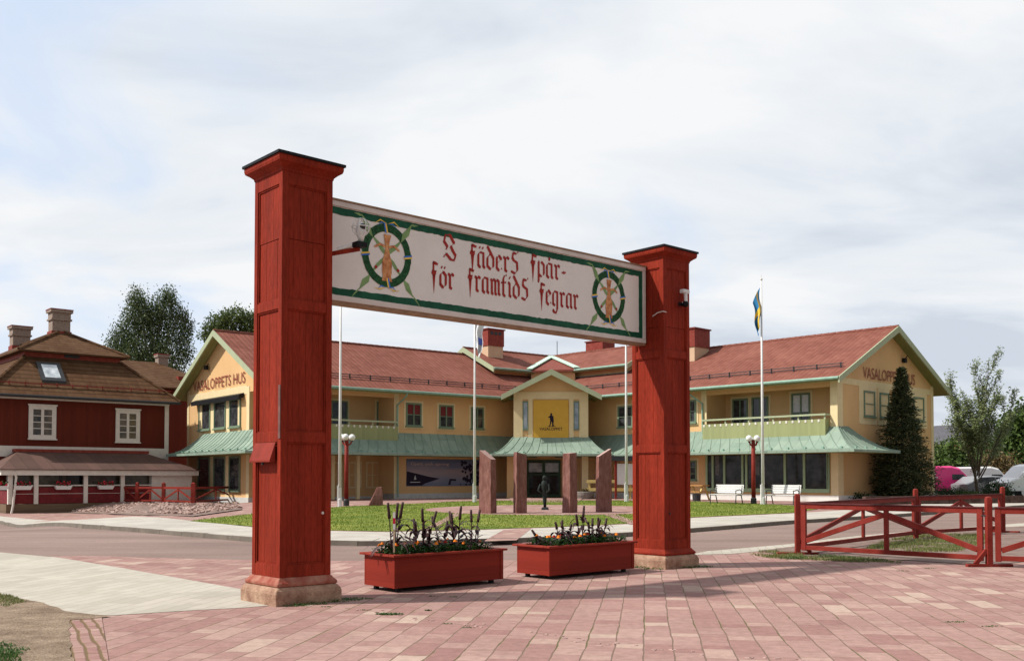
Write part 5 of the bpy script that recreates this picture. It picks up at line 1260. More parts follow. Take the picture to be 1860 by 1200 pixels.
# ------------------------------------------------------------------ patio with fence, rubble bank
pf = [(206, 913, 880), (249, 913.5, 879), (297, 914, 877), (351, 916, 874), (429, 911, 876)]
PZ = .30
def patio():
    pts = []
    for px, yb_, yt in pf:
        d = ray(px, yb_-1); k = (PZ-EYE)/d.z; pts.append(Vector((d.x*k, d.y*k, PZ)))
    # raised terrace
    bk = [Vector((-13.6, 52.5)), Vector((-20.0, 60.0)), Vector((-19.5, 56.5))]
    m = MB(); ring = [(p.x, p.y) for p in pts] + [(p.x, p.y) for p in bk]
    m.poly([(x, y, PZ-.03) for x, y in ring]); o = m.build('terrace', 'pink2', fixn=False); o['kind'] = 'structure'
    for p, q, lab in zip(pts[:-1], pts[1:], ('left end panel beside the verandah', 'second panel from the left', 'third panel, above the rubble bank', 'right panel, turned toward the yellow building')):
        d = q-p; L_ = d.length; t = thing('patio_fence', 'red patio fence, %s' % lab, 'fence', p, math.atan2(d.y, d.x), 'red patio fence panels')
        MB().box(0, L_, -.04, .04, .74, .86).build('top_rail', 'fence', t); MB().box(0, L_, -.03, .03, .08, .17).build('bottom_rail', 'fence', t)
        MB().box(L_/2-.035, L_/2+.035, -.025, .025, .171, .739).build('middle_post', 'fence', t)
        MB().beam((.08, 0, .2), (L_/2-.04, 0, .70), .04, .08).build('diagonal_brace', 'fence', t); MB().beam((L_-.08, 0, .2), (L_/2+.04, 0, .70), .04, .08).build('diagonal_brace', 'fence', t)
    for i, (p, n) in enumerate(zip(pts, ('leftmost', 'second from left', 'third from left', 'at the corner of the patio', 'rightmost, in front of the yellow gable'))):
        t = thing('patio_fence_post', 'red patio fence post, %s' % n, 'fence post', p, 0, 'red patio fence posts')
        w = .08 if i != 3 else .10
        m = MB(); m.box(-w, w, -w, w, -.05, 1.0); m.build('post', 'fence', t); MB().lathe([(w*.9, 1.0), (w*.9, 1.04), (.01, 1.10)], sq=True).build('post_cap', 'fence', t)
    # cafe tables and chairs
    def chair(p, rz, n):
        t = thing('cafe_chair', 'black cafe chair behind the patio fence, %s' % n, 'chair', p, rz, 'black cafe chairs on the patio')
        MB().box(-.22, .22, -.22, .22, .43, .47).build('seat', 'black', t); MB().box(-.22, .22, .19, .23, .5, .88).build('backrest', 'black', t)
        for sx in (-.2, .17):
            for sy in (-.2, .17): MB().box(sx, sx+.03, sy, sy+.03, 0, .43).build('leg', 'black', t)
    def table(p, n):
        t = thing('cafe_table', 'black cafe table behind the patio fence, %s' % n, 'table', p, .3, 'black cafe tables on the patio')
        MB().box(-.4, .4, -.4, .4, .70, .74).build('table_top', 'black', t); MB().tube([(0, 0, 0), (0, 0, .7)], .04, 8).build('pedestal', 'black', t); MB().box(-.25, .25, -.25, .25, 0, .03).build('foot', 'black', t)
    for px, n in ((236, 'leftmost'), (272, 'second from left'), (325, 'third from left'), (390, 'rightmost')):
        d = ray(px, 904); k = (PZ-EYE)/d.z; c = Vector((d.x*k, d.y*k, PZ)); 
        table(c, n)
        chair(c+Vector((-.75, .1, 0)), R(90), 'left of the %s table' % n); chair(c+Vector((.75, .0, 0)), R(-90), 'right of the %s table' % n)
    # rubble bank
    random.seed(3)
    bank = [(p.x, p.y) for p in pts]
    m = MB(); low = GL([(120, 931), (190, 933), (270, 936), (350, 938), (440, 925)], plat_z)
    for (a, b, c, d) in zip(bank, bank[1:], low, low[1:]):
        m.poly([(a[0], a[1], PZ-.02), (b[0], b[1], PZ-.02), (d[0], d[1], plat_z(*d)+.02), (c[0], c[1], plat_z(*c)+.02)])
    o = m.build('bank', 'gravel', fixn=False); o['kind'] = 'structure'
    m = MB()
    for i in range(2300):
        s = random.randrange(4); r = random.random(); q = random.random()**.8
        if s == 3 and random.random() < .6: continue
        a = Vector(bank[s]).lerp(Vector(bank[s+1]), r); c = Vector(low[s]).lerp(Vector(low[s+1]), r); p2 = a.lerp(c, q*.9); z = PZ*(1-q*.9)+(plat_z(*p2)+.02)*q*.9
        s_ = random.uniform(.035, .09)
        n0 = len(m.v); pp = [Vector((random.choice((-1, 1))*random.uniform(.6, 1)*s_, 0, 0)), ]
        v8 = [Vector((sx*s_*random.uniform(.6, 1.1), sy*s_*random.uniform(.6, 1.1), sz*s_*random.uniform(.4, .9))) for sz in (-1, 1) for sx, sy in ((-1, -1), (1, -1), (1, 1), (-1, 1))]
        rt = Matrix.Rotation(random.uniform(0, 6.28), 3, 'Z') @ Matrix.Rotation(random.uniform(-.6, .6), 3, 'X')
        v8 = [rt @ w + Vector((p2.x, p2.y, z)) for w in v8]; m.loft([v8[:4], v8[4:]])
    o = m.build('rubble', 'rubble'); tag(o, 'pale pink broken stones heaped on the bank below the patio fence', 'rubble', kind='stuff')
patio()

# ------------------------------------------------------------------ stones, poles, lamps, benches
def slab(px, py, w, th, h, rz, slant, lab, thing_name='standing_stone'):
    p = GP(px, py); random.seed(int(px)); t = thing(thing_name, lab, 'standing stone', p, rz, 'red standing stones on the lawn')
    m = MB(); rings = []
    n = 7
    for i in range(n+1):
        z = h*i/n; k = 1-.06*i/n; j = lambda: random.uniform(-.012, .012)
        r = []
        for x, y in ((-w/2, -th/2), (0, -th/2), (w/2, -th/2), (w/2, th/2), (0, th/2), (-w/2, th/2)):
            zz = z+(slant*x/w if i == n else slant*x/w*i/n)
            r.append((x*k+j(), y*k+j(), zz-.04*(i == 0)))
        rings.append(r)
    m.loft(rings); m.build('stone', 'slab', t)
    top = MB(); top.poly([(x, y, z+.004) for x, y, z in rings[-1]]); top.build('split_top', 'slabtop', t, fixn=False)
slab(886, 932, .56, .34, 2.15, R(-38), -.34, 'leftmost tall red stone with a top sloping down to the right')
slab(945, 932, .42, .34, 2.20, R(20), -.10, 'second tall red stone from the left, flat front face, before the entrance')
slab(1035, 931, .44, .36, 2.22, R(48), .04, 'third tall red stone with a bright narrow left face and pale top')
slab(1097, 930, .56, .26, 2.24, R(22), .30, 'rightmost tall red stone with a top sloping up to the right')
def lowstone():
    p = GP(681, 918); t = thing('pointed_stone', 'low pointed red stone on the paving behind the lawn', 'stone', p, .3)
    m = MB(); m.loft([[(-.34, -.2, -.04), (.32, -.22, -.04), (.36, .2, -.04), (-.3, .22, -.04)], [(-.10, -.16, .45), (.32, -.18, .45), (.34, .16, .45), (-.06, .16, .45)], [(.06, -.08, .80), (.30, -.10, .84), (.32, .06, .84), (.1, .06, .80)]]); m.build('stone', 'slab', t, bevel=.02)
lowstone()
def statue():
    p = GP(990, 926); t = thing('statue', 'slim dark metal sculpture of an upright figure in the stone circle', 'statue', p, 0)
    m = MB(); m.loft([[(-.16, -.12, 0), (.16, -.12, 0), (.16, .12, 0), (-.16, .12, 0)], [(-.12, -.09, .12), (.12, -.09, .12), (.12, .09, .12), (-.12, .09, .12)]]); m.build('base', 'iron', t, bevel=.01)
    bm_ = 'iron'; m = MB(); pr = [(.07, .12), (.09, .35), (.11, .55), (.10, .7), (.14, .85), (.17, 1.0), (.12, 1.12), (.05, 1.18)]
    rings = []
    for i, (r, z) in enumerate(pr): rings.append([(r*.8*math.cos(a*math.pi/6)-.03*z, r*.7*math.sin(a*math.pi/6), z) for a in range(12)])
    m.loft(rings); m.ball((-.02, 0, 1.27), .085, 10, 1.2); m.tube([(-.18, -.02, 1.02), (-.28, -.08, .78), (-.12, -.15, .66)], .04, 8, .03); m.tube([(.12, -.02, 1.02), (.17, -.08, .80), (.05, -.15, .68)], .04, 8, .03)
    m.build('figure', noisy('green_bronze', (.022, .028, .025), .6, .3, 9), t, smooth=True)
statue()
def flagpole(px, py, lab, h=10.15):
    p = GP(px, py); t = thing('flagpole', lab, 'flagpole', p, 0, 'white flagpoles on the lawn')
    m = MB(); m.tube([(0, 0, .25), (0, 0, h*.5), (0, 0, h)], .075, 12, .035); m.build('pole', 'white', t, smooth=True)
    m = MB(); m.box(-.10, -.03, -.09, .09, -.02, .9); m.box(.03, .10, -.09, .09, -.02, .9) if False else m.lathe([(.11, -.02), (.11, .30), (.085, .36), (.08, .8)], n=12); m.build('socket', 'white', t, smooth=False)
    m = MB(); m.lathe([(.02, h), (.06, h+.03), (.06, h+.08), (.015, h+.12)], n=10); m.tube([(0, 0, h+.1), (0, 0, h+.26)], .01, 5); m.build('finial', 'white', t)
    return t, p
flagpole(617, 919, 'white flagpole directly right of the left pillar, by the lamp post')
_, fp2 = flagpole(862, 912, 'white flagpole with a white flag, left of the standing stones')
flagpole(1138, 911, 'bare white flagpole just left of the right pillar')
_, fp4 = flagpole(1386, 916, 'white flagpole with the blue and yellow flag')
def flag(fp, zt, dz, wd, mats, lab, name, side=1):
    t = thing(name, lab, 'flag', (fp.x, fp.y, fp.z), 0)
    m = MB(); n = 14; c = 9
    def P(i, j):
        u_ = i/c; v_ = j/n; fold = .10*math.sin(u_*9+v_*3)*(.3+v_)
        x = side*(.05+u_*wd*(.55-.25*v_)+.05*math.sin(v_*8+u_*3)) - .22*v_*side*0; z = zt-v_*dz-u_*dz*.42*(1-.3*v_)
        return (x, fold-.02, z)
    for i in range(c):
        for j in range(n):
            if len(mats) > 1: m.cm = 1 if (i in (2, 3) or j in (5, 6, 7)) else 0
            m.poly([P(i, j), P(i+1, j), P(i+1, j+1), P(i, j+1)])
    m.build('cloth', mats, t, smooth=True, fixn=False)
    return t
M['flagblue'] = noisy('flag_blue', (.04, .22, .46), .7, .2, 4); M['flagyel'] = noisy('flag_yellow', (.75, .5, .06), .7, .15, 4); M['flagwhite'] = noisy('flag_white', (.68, .69, .72), .8, .08, 4); M['flagmark'] = noisy('flag_mark', (.05, .08, .3), .7)
_t = flag(fp4, 9.85, 1.75, .62, ['flagblue', 'flagyel'], 'limp blue and yellow cross flag hanging on the right flagpole', 'flag', -1)
_t.scale.x = 1
t_ = flag(fp2, 9.30, 1.9, .75, ['flagwhite'], 'limp white flag with a small blue mark on the pole left of the stones', 'flag')
m = MB(); m.poly([(.16, -.14, 7.9), (.36, -.14, 7.8), (.36, -.14, 7.5), (.20, -.14, 7.55)]); m.build('blue_mark', 'flagmark', t_, fixn=False)
def lamp(px, py, lab, n, z=0):
    p = GP(px, py); t = thing('lamp_post', lab, 'lamp post', p, .2, 'red lamp posts with white globes')
    m = MB(); m.lathe([(.13, .0), (.13, .25), (.09, .3)], n=12); m.build('base', 'iron', t)
    m = MB(); m.tube([(0, 0, .3), (0, 0, 2.95)], .10, 10, .085); m.build('post', 'fence', t, smooth=True)
    m = MB(); 
    for k in range(n): a = k*2*math.pi/n+.3; m.tube([(0, 0, 2.66), (.17*math.cos(a), .17*math.sin(a), 2.7), (.24*math.cos(a), .24*math.sin(a), 2.84)], .035, 6)
    m.build('arm', 'fence', t)
    for k in range(n):
        a = k*2*math.pi/n+.3; m = MB(); m.ball((.25*math.cos(a), .25*math.sin(a), 3.0), .145, 14); m.build('globe', noisy('opal_glass', (.75, .75, .74), .3, .04, 3, spec=.5), t, smooth=True)
        MB().tube([(.25*math.cos(a), .25*math.sin(a), 2.82), (.25*math.cos(a), .25*math.sin(a), 2.88)], .05, 8).build('globe_holder', 'iron', t)
lamp(629, 918, 'red lamp post with white globes behind the left flagpole', 3); lamp(1369, 915, 'red lamp post with white globes between the two white benches', 4)
def bench(px, py, rz, lab):
    p = GP(px, py); t = thing('bench', lab, 'bench', p, rz, 'white slatted benches')
    W_ = .75
    m = MB()
    for i in range(4): m.box(-W_, W_, -.22+i*.11, -.13+i*.11, .43, .46)
    m.build('seat', 'white', t)
    m = MB()
    for i in range(4): m.box(-W_, W_, .24+i*.02, .265+i*.02, .50+i*.10, .59+i*.10)
    m.build('backrest', 'white', t)
    for sx in (-W_+.04, W_-.08):
        MB().tube([(sx, -.24, 0), (sx, -.20, .42), (sx, -.22, .62), (sx, .1, .66), (sx, .26, .60)], .022, 6).build('armrest', 'iron', t)
        MB().tube([(sx, .34, 0), (sx, .2, .42), (sx, .34, .92)], .024, 6).build('leg', 'iron', t); MB().box(sx-.02, sx+.02, -.2, .24, .40, .43).build('seat_support', 'iron', t)
bench(1319, 915, math.atan2(-uR.y, -uR.x), 'white slatted bench left of the right lamp post'); bench(1422, 916, math.atan2(-uR.y, -uR.x), 'white slatted bench right of the right flagpole')
def misc():
    ry = math.atan2(-uR.y, -uR.x)
    wd = noisy('yellow_planks', (.55, .42, .16), .7, .15, 5); wb = noisy('brown_planks', (.42, .22, .08), .7, .2, 5)
    # plank railing before the right wing, in two lengths
    def rail(px0, px1, py, lab, mt):
        a = GP(px0, py); b = GP(px1, py); d = b-a; t = thing('plank_railing', lab, 'railing', a, math.atan2(d.y, d.x), 'plank railings before the right wing'); L_ = d.length
        for z in (.42, .88): MB().box(0, L_, -.03, .03, z, z+.18).build('plank', mt, t)
        for x in (.1, L_/2, L_-.2): MB().box(x, x+.1, .031, .12, 0, 1.04).build('post', mt, t)
    rail(1066, 1150, 905, 'yellow plank railing behind the rightmost stone', wd)
    p = GP(1268, 908); t = thing('picnic_table', 'brown and yellow plank bench table right of the right pillar', 'table', p, ry)
    MB().box(-.55, .5, -.3, .3, .74, .80).build('table_top', wb, t); MB().box(-.55, .5, -.6, -.36, .42, .47).build('seat', wb, t); MB().box(-.55, .5, .36, .6, .42, .47).build('seat', wb, t)
    m = MB()
    for x in (-.4, .35): m.beam((x, -.5, 0), (x, -.1, .74), .08, .06); m.beam((x, .5, 0), (x, .1, .74), .08, .06)
    m.build('leg', wd, t)
    p = GP(1262, 909); t = thing('litter_bin', 'low dark bin under the plank table by the right pillar', 'bin', p+Vector((.0, -.5, 0)), ry); m = MB(); m.lathe([(.2, 0), (.22, .34), (.24, .36), (.2, .38)], n=14); m.build('bin', 'iron', t)
    # notice board
    a = GP(1117, 906); t = thing('notice_board', 'white notice board on red posts with a dark roof, left of the right pillar', 'notice board', a, R(8))
    MB().box(0.12, 1.55, -.03, .03, .80, 1.95).build('panel', 'white', t)
    for x in (0.0, 1.58): MB().box(x, x+.1, -.05, .05, 0, 2.1).build('post', 'fence', t)
    m = MB(); m.loft([[(-.2, -.3, 2.1), (-.2, 0, 2.38), (-.2, .3, 2.1)], [(1.9, -.3, 2.1), (1.9, 0, 2.38), (1.9, .3, 2.1)]]); m.build('roof', 'black', t)
    p = GP(1062, 905); t = thing('barrel_planter', 'grey wooden half barrel with plants beside the entrance', 'planter', p, 0)
    m = MB(); m.lathe([(.42, 0), (.5, .2), (.52, .36), (.5, .40), (.44, .40), (.44, .34)], n=18); m.build('barrel', noisy('grey_staves', (.20, .18, .16), .8, .2, 6), t)
    m = MB()
    for i in range(80):
        b = random.uniform(0, 6.28); blade(m, (random.uniform(-.25, .25), random.uniform(-.25, .25), .32), (math.cos(b)*.5, math.sin(b)*.5, 1), random.uniform(.15, .4), .05, 1.2, 3)
    m.build('foliage', 'brownleaf', t, fixn=False)
misc()

# ------------------------------------------------------------------ trees and bushes
def leaves(mb, blobs, size, flat=1.0, seed=1, droop=0):
    """leaf-sized faces clustered in sprays; blobs: (centre, (rx, ry, rz), count)"""
    rnd = random.Random(seed); g = rnd.gauss; V = mb.v; Fc = mb.f; MI = mb.mi
    for c, r, n in blobs:
        sprays = max(1, n//14)
        for s in range(sprays):
            while True:
                x, y, z = rnd.uniform(-1, 1), rnd.uniform(-1, 1), rnd.uniform(-1, 1); q = x*x+y*y+z*z
                if q < 1 and q > rnd.random()*.75: break
            sc = (c[0]+x*r[0], c[1]+y*r[1], c[2]+z*r[2]); sr = .16*min(r)+size*1.6
            for k in range(14):
                p = (sc[0]+g(0, sr), sc[1]+g(0, sr), sc[2]+g(0, sr*(1+droop))*.8)
                a = Vector((g(0, 1), g(0, 1), g(0, 1)-droop)).normalized(); b = a.orthogonal().normalized(); b = (b*math.cos(k)+a.cross(b)*math.sin(k)); s_ = size*rnd.uniform(.6, 1.3)
                i0 = len(V)
                V.extend(((p[0]-a.x*s_, p[1]-a.y*s_, p[2]-a.z*s_), (p[0]+b.x*s_*.5, p[1]+b.y*s_*.5, p[2]+b.z*s_*.5), (p[0]+a.x*s_, p[1]+a.y*s_, p[2]+a.z*s_), (p[0]-b.x*s_*.5, p[1]-b.y*s_*.5, p[2]-b.z*s_*.5)))
                Fc.append([i0, i0+1, i0+2, i0+3]); MI.append(0)
def big_tree(loc, label, blobs, size, mat, trunk_r, h, seed, bark='bark', droop=0, group=None, name='tree'):
    t = thing(name, label, 'tree', loc, 0, group); rnd = random.Random(seed)
    m = MB(); m.tube([(0, 0, -.3), (rnd.uniform(-.2, .2), 0, h*.35), (rnd.uniform(-.3, .3), 0, h*.65), (0, 0, h*.92)], trunk_r, 9, trunk_r*.15)
    for c, r, n in blobs:
        z0 = max(h*.15, c[2]*.62-.5); p0 = Vector((0, 0, z0)); p1 = Vector(c); mid = p0.lerp(p1, .5)+Vector((0, 0, .06*h))
        m.tube([p0, mid, p1+Vector((0, 0, r[2]*.4))], trunk_r*.35, 6, trunk_r*.06)
    m.build('trunk', bark, t)
    m = MB(); leaves(m, blobs, size, seed=seed, droop=droop); m.build('crown', mat, t, fixn=False)
    return t
def at(px, py, D): d = ray(px, py); k = D/d.y; return Vector((d.x*k, D, EYE+d.z*k))
def blobs_px(cx, D, lst, gz):
    """crown lobes given as (px, py, half-width px, half-height px, count) at distance D"""
    o = at(cx, 868, D); out = []
    for px, py, w, h, n in lst:
        c = at(px, py, D); k = D/F; out.append(((c.x-o.x, random.uniform(-.5, .5)*w*k, c.z-gz), (w*k, w*k*.9, h*k), n))
    return Vector((o.x, D, gz)), out
random.seed(4)
loc, bl = blobs_px(272, 88, [(254, 570, 22, 26, 800), (250, 546, 12, 16, 300), (302, 558, 20, 24, 600), (306, 542, 10, 14, 260), (279, 575, 16, 22, 500), (330, 575, 10, 16, 160), (235, 600, 24, 28, 900), (285, 595, 24, 30, 900), (325, 590, 16, 30, 500), (218, 628, 18, 24, 700), (265, 640, 32, 32, 1500), (312, 640, 26, 34, 1000), (338, 636, 12, 30, 400), (240, 665, 36, 26, 1300), (300, 680, 36, 30, 1300), (210, 690, 20, 40, 600), (270, 720, 40, 34, 900), (345, 600, 6, 18, 120)], .3)
bl = [(c, r_, int(n*2.9)) for c, r_, n in bl]; big_tree(loc, 'tall dark green birch behind the red house roof, left of the yellow gable', bl, .10, 'birch', .32, 17.5, 5, 'birchbark', droop=1.2, name='birch_tree')
loc, bl = blobs_px(425, 95, [(400, 588, 22, 16, 800), (430, 578, 22, 16, 800), (460, 586, 20, 18, 800), (382, 606, 16, 14, 500), (420, 610, 34, 18, 1200), (470, 605, 24, 18, 900), (440, 630, 44, 22, 1200), (500, 612, 26, 20, 600), (440, 670, 40, 30, 700)], .3)
bl = [(c, r_, int(n*1.6)) for c, r_, n in bl]; big_tree(loc, 'round green tree behind the left gable roof, partly hidden by the left pillar', bl, .14, 'oak', .35, 14, 6, name='broadleaf_tree')
# spruce: whorls of drooping sprays
def spruce():
    loc = at(1640, 868, 50.6); loc.z = plat_z(loc.x, loc.y)
    t = thing('spruce_tree', 'dense dark conical spruce before the right gable', 'tree', loc, 0)
    m = MB(); m.tube([(0, 0, -.1), (0, 0, 6.3)], .13, 7, .02); m.build('trunk', 'bark', t)
    rnd = random.Random(8); m = MB(); H = 6.75
    for i in range(1500):
        z = H*(rnd.random()**1.25); z = min(H-.05, .05+z); rr = 1.95*(1-z/H)**.95+.08
        if z < .9: rr *= .82+.2*z
        a = rnd.uniform(0, 6.283); rr *= rnd.uniform(.72, 1.08)+.10*math.sin(a*3+z*2)
        ln = rr; d = Vector((math.cos(a), math.sin(a), 0)); p0 = Vector((0, 0, z+.18*rr))
        for k in range(22):
            f = rnd.uniform(.25, 1.0); w = .22*rr*(1.15-f)+.05
            p = p0+d*ln*f+Vector((rnd.gauss(0, w), rnd.gauss(0, w), -.30*f*rr*.8+rnd.gauss(0, .05)))
            s_ = rnd.uniform(.06, .13); dd = (d*rnd.uniform(.3, 1)+Vector((rnd.gauss(0, .6), rnd.gauss(0, .6), rnd.gauss(.1, .4)))).normalized(); b = dd.orthogonal().normalized(); b = b*math.cos(k)+dd.cross(b)*math.sin(k)
            m.poly([p-dd*s_, p+b*s_*.22, p+dd*s_, p-b*s_*.22])
    m.build('crown', 'spruce', t, fixn=False)
spruce()
def thin_tree():
    loc = at(1776, 868, 58); loc.z = plat_z(loc.x, loc.y); t = thing('young_tree', 'thin young tree with upswept branches and sparse leaves before the parked cars', 'tree', loc, 0)
    rnd = random.Random(12); m = MB(); lf = MB(); H = 7.4
    def br(p, d, ln, r, dep):
        pts = [p]; q = Vector(p); dd = Vector(d).normalized(); n = 5
        for i in range(n):
            dd = (dd+Vector((rnd.gauss(0, .06), rnd.gauss(0, .06), .10))).normalized(); q = q+dd*ln/n; pts.append(q.copy())
        m.tube(pts, r, 5, r*.25)
        if dep < 2:
            for k in range(6 if dep == 0 else 5):
                f = .25+.7*k/6; i = int(f*n); pp = pts[i].lerp(pts[min(n, i+1)], f*n-i); a = rnd.uniform(0, 6.28)
                sd = Vector((math.cos(a), math.sin(a), .0)); br(pp, dd*.9+sd*.55, ln*.42*(1.1-f*.5), r*.5, dep+1)
        for k in range(int(95*ln/2.2)):
            f = rnd.random()**.7; i = min(n-1, int(f*n)); pp = pts[i].lerp(pts[i+1], f*n-i)+Vector((rnd.gauss(0, .10), rnd.gauss(0, .10), rnd.gauss(0, .10)))
            if dep == 0 and f < .3: continue
            a = Vector((rnd.gauss(0, 1), rnd.gauss(0, 1), rnd.gauss(0, 1))).normalized(); b = a.orthogonal().normalized(); s_ = rnd.uniform(.05, .10)
            lf.poly([pp-a*s_, pp+b*s_*.5, pp+a*s_, pp-b*s_*.5])
    br(Vector((0, 0, 0)), (-.05, 0, 1), 3.2, .11, 3)
    for dx, ln in ((-.42, 4.9), (-.20, 6.0), (.05, 5.2), (.32, 5.0), (.62, 5.0), (.85, 4.0), (-.7, 3.2), (.45, 4.3), (-.3, 4.0), (-.08, 6.6)):
        br(Vector((dx*.15, rnd.uniform(-.2, .2), 1.3+rnd.uniform(-.4, .5))), (dx*1.0, rnd.uniform(-.5, .5), 1.3), ln, .045, 0)
    m.build('trunk', 'bark', t); lf.build('crown', 'ash', t, fixn=False)
thin_tree()
random.seed(9)
for cx, D, lst, lab, mt, sz, nm in (
    (1862, 84, [(1842, 775, 20, 22, 900), (1866, 755, 24, 22, 1000), (1830, 805, 22, 24, 900), (1880, 790, 30, 34, 1200), (1850, 830, 30, 22, 900), (1905, 760, 24, 40, 700)], 'large green tree at the right edge of the photo', 'bush', .20, 'broadleaf_tree'),
    (1720, 100, [(1712, 822, 18, 18, 700), (1738, 812, 20, 20, 800), (1700, 838, 18, 14, 500), (1752, 832, 18, 18, 600), (1725, 842, 26, 14, 700)], 'light green trees beyond the cars, beside the yellow wall', 'bush', .20, 'broadleaf_tree'),
    (1785, 110, [(1780, 830, 18, 20, 700), (1800, 822, 16, 22, 600), (1790, 845, 22, 14, 600)], 'green tree behind the thin young tree and the white car', 'oak', .2, 'broadleaf_tree'),
    (1812, 76, [(1806, 838, 15, 17, 600), (1822, 842, 15, 14, 500), (1812, 852, 20, 10, 400)], 'bronze-leaved small tree left of the right edge tree', 'brownleaf', .13, 'small_tree'),
    (1838, 92, [(1828, 785, 16, 24, 700), (1842, 810, 18, 24, 600)], 'dark conifer-like tree inside the green trees at right', 'dbush', .15, 'broadleaf_tree')):
    loc, bl = blobs_px(cx, D, lst, .3); big_tree(loc, lab, bl, sz, mt, .22, max(b[0][2] for b in bl), int(cx), name=nm)
def bush(px, D, w, h, n, lab, mt, sz=.05, name='bush', d=.8):
    p = at(px, 868, D); p.z = plat_z(p.x, p.y); t = thing(name, lab, 'bush', p, 0); m = MB(); rnd = random.Random(int(px))
    leaves(m, [((0, 0, h*.5), (w, d, h*.5), n), ((-w*.4, 0, h*.45), (w*.5, d*.8, h*.5), n//3), ((w*.4, 0, h*.5), (w*.5, d*.8, h*.55), n//3)], sz, seed=int(px)); m.build('foliage', mt, t, fixn=False)
    m = MB()
    for i in range(6): a = rnd.uniform(-w*.5, w*.5); m.tube([(a, 0, 0), (a*1.2, 0, h*.6)], .02, 5)
    m.build('stem', 'bark', t)
bush(1810, 55.5, .8, .95, 1500, 'rounded dark green bush before the white van', 'dbush')
bush(1718, 56.5, 1.4, .55, 1800, 'low dark green ground bush at the foot of the yellow corner', 'dbush', name='low_bush')
bush(1765, 56, 1.2, .35, 1300, 'low green ground bush under the thin young tree', 'bush', name='low_bush')
bush(1560, 49.5, .5, .35, 500, 'small dark bush left of the spruce foot', 'dbush')
# low stone wall along the car park
a = at(1530, 868, 44.5); b = at(1950, 868, 47.5)
wt_ = thing('stone_wall', 'low brown stone retaining wall across the road at right', 'wall', (a.x, a.y, plat_z(a.x, a.y)), math.atan2(b.y-a.y, b.x-a.x))
random.seed(2); m = MB(); L_ = (b-a).length; x = 1.2
for r_ in range(2):
    x = 1.0+r_*.15
    while x < L_:
        w = random.uniform(.3, .6); m.box(x, x+w-.02, -.15+random.uniform(-.02, .02), .2, r_*.19, r_*.19+.18); x += w
m.box(1.1, L_, -.12, .15, 0, .36); m.build('stones', 'wallstone', wt_)
# ------------------------------------------------------------------ vehicles
def vehicle(name, lab, cat, p, rz, prof, wins, W_, body, L_, wheels, low=None, mark=None):
    t = thing(name, lab, cat, p, rz, 'vehicles parked beyond the thin tree')
    m = MB(); n = len(prof); xs = []
    def ring(y, k): return [(x if k == 1 else x*(1-.012), y, .45+(z-.45)*k) for x, z in prof]
    m.loft([ring(-W_/2, .93), ring(-W_/2+.10, 1), ring(W_/2-.10, 1), ring(W_/2, .93)]); m.build('body', body, t, smooth=False, bevel=.02)
    for i, wn in enumerate(wins):
        m = MB(); m.poly([(x*(1-.006), -W_/2-.012+max(0, (z-1.0))*.03, z) for x, z in wn]); m.poly([(x*(1-.006), W_/2+.012-max(0, (z-1.0))*.03, z) for x, z in wn]); m.each('side_window', M['glass'], t, fixn=False)
    for x in wheels:
        for y in (-W_/2+.02, W_/2-.22):
            m = MB(); m.tube([(x, y, .32), (x, y+.2, .32)], .32, 18); o = m.build('tyre', 'black', t); m = MB(); m.tube([(x, y-.01, .32), (x, y+.02, .32)], .2, 14); m.build('rim', 'white', o)
    m = MB(); m.box(-L_/2+.1, L_/2-.1, -W_/2+.02, W_/2-.02, .2, .40); m.build('sill', 'black', t)
    m = MB(); m.box(L_/2-.22, L_/2-.04, -W_/2+.06, -W_/2+.4, .66, .82); m.build('headlight', 'glasssky', t)
    if mark: mark(t, W_)
    return t
van = [(-2.3, .35), (-2.35, .9), (-2.3, 1.75), (-2.1, 1.88), (.4, 1.92), (.95, 1.80), (1.65, 1.12), (2.2, .95), (2.35, .7), (2.35, .35)]
vwin = [[(.42, 1.05), (1.45, 1.08), (.92, 1.66), (.42, 1.68)]]
def pinkmark(t, W_):
    for w, h, x, z, s in ((1.3, .16, -1.9, 1.38, 'HYR MIG'), (1.0, .1, -1.5, 1.15, 'hyrbil')):
        m = MB(); q = x
        for i in range(9):
            ww = w/9*random.uniform(.5, .85); m.box(q, q+ww, -W_/2-.016, -W_/2-.004, z, z+h*random.uniform(.8, 1)); q += w/9
        m.build('lettering', 'white', t)
carpaint = lambda nm, c: noisy(nm, c, .25, .03, 2, spec=.6)
def vloc(px, D): p = at(px, 868, D); p.z = plat_z(p.x, p.y); return p
vehicle('van', 'bright pink van with white lettering, left of the thin tree', 'van', vloc(1704, 63), R(6), van, vwin, 1.8, carpaint('pink_car_paint', (.80, .05, .25)), 4.7, (-1.4, 1.5), mark=pinkmark)
car = [(-2.1, .32), (-2.15, .78), (-1.9, .86), (-1.35, 1.24), (-.5, 1.30), (.3, 1.25), (1.05, .88), (1.9, .76), (2.15, .55), (2.15, .32)]
cwin = [[(-1.5, .88), (-.35, .88), (-.35, 1.22), (-1.2, 1.18)], [(-.25, .88), (.85, .88), (.25, 1.18), (-.25, 1.22)]]
vehicle('car', 'silver grey car half hidden behind the trunk of the thin tree', 'car', vloc(1800, 60.5), R(8), car, cwin, 1.75, carpaint('silver_paint', (.22, .225, .24)), 4.3, (-1.3, 1.35))
vehicle('van', 'white van between the pink van and the long white one', 'van', vloc(1777, 66), R(6), [(x*.95, z) for x, z in van], [[(x*.95, z) for x, z in w] for w in vwin], 1.8, carpaint('white_van_paint', (.72, .72, .72)), 4.5, (-1.3, 1.4))
bigvan = [(-2.9, .4), (-2.95, 1.1), (-2.75, .95), (-2.3, 1.3), (-1.75, 1.95), (-1.3, 2.1), (2.7, 2.12), (2.9, 1.9), (2.9, .4)]
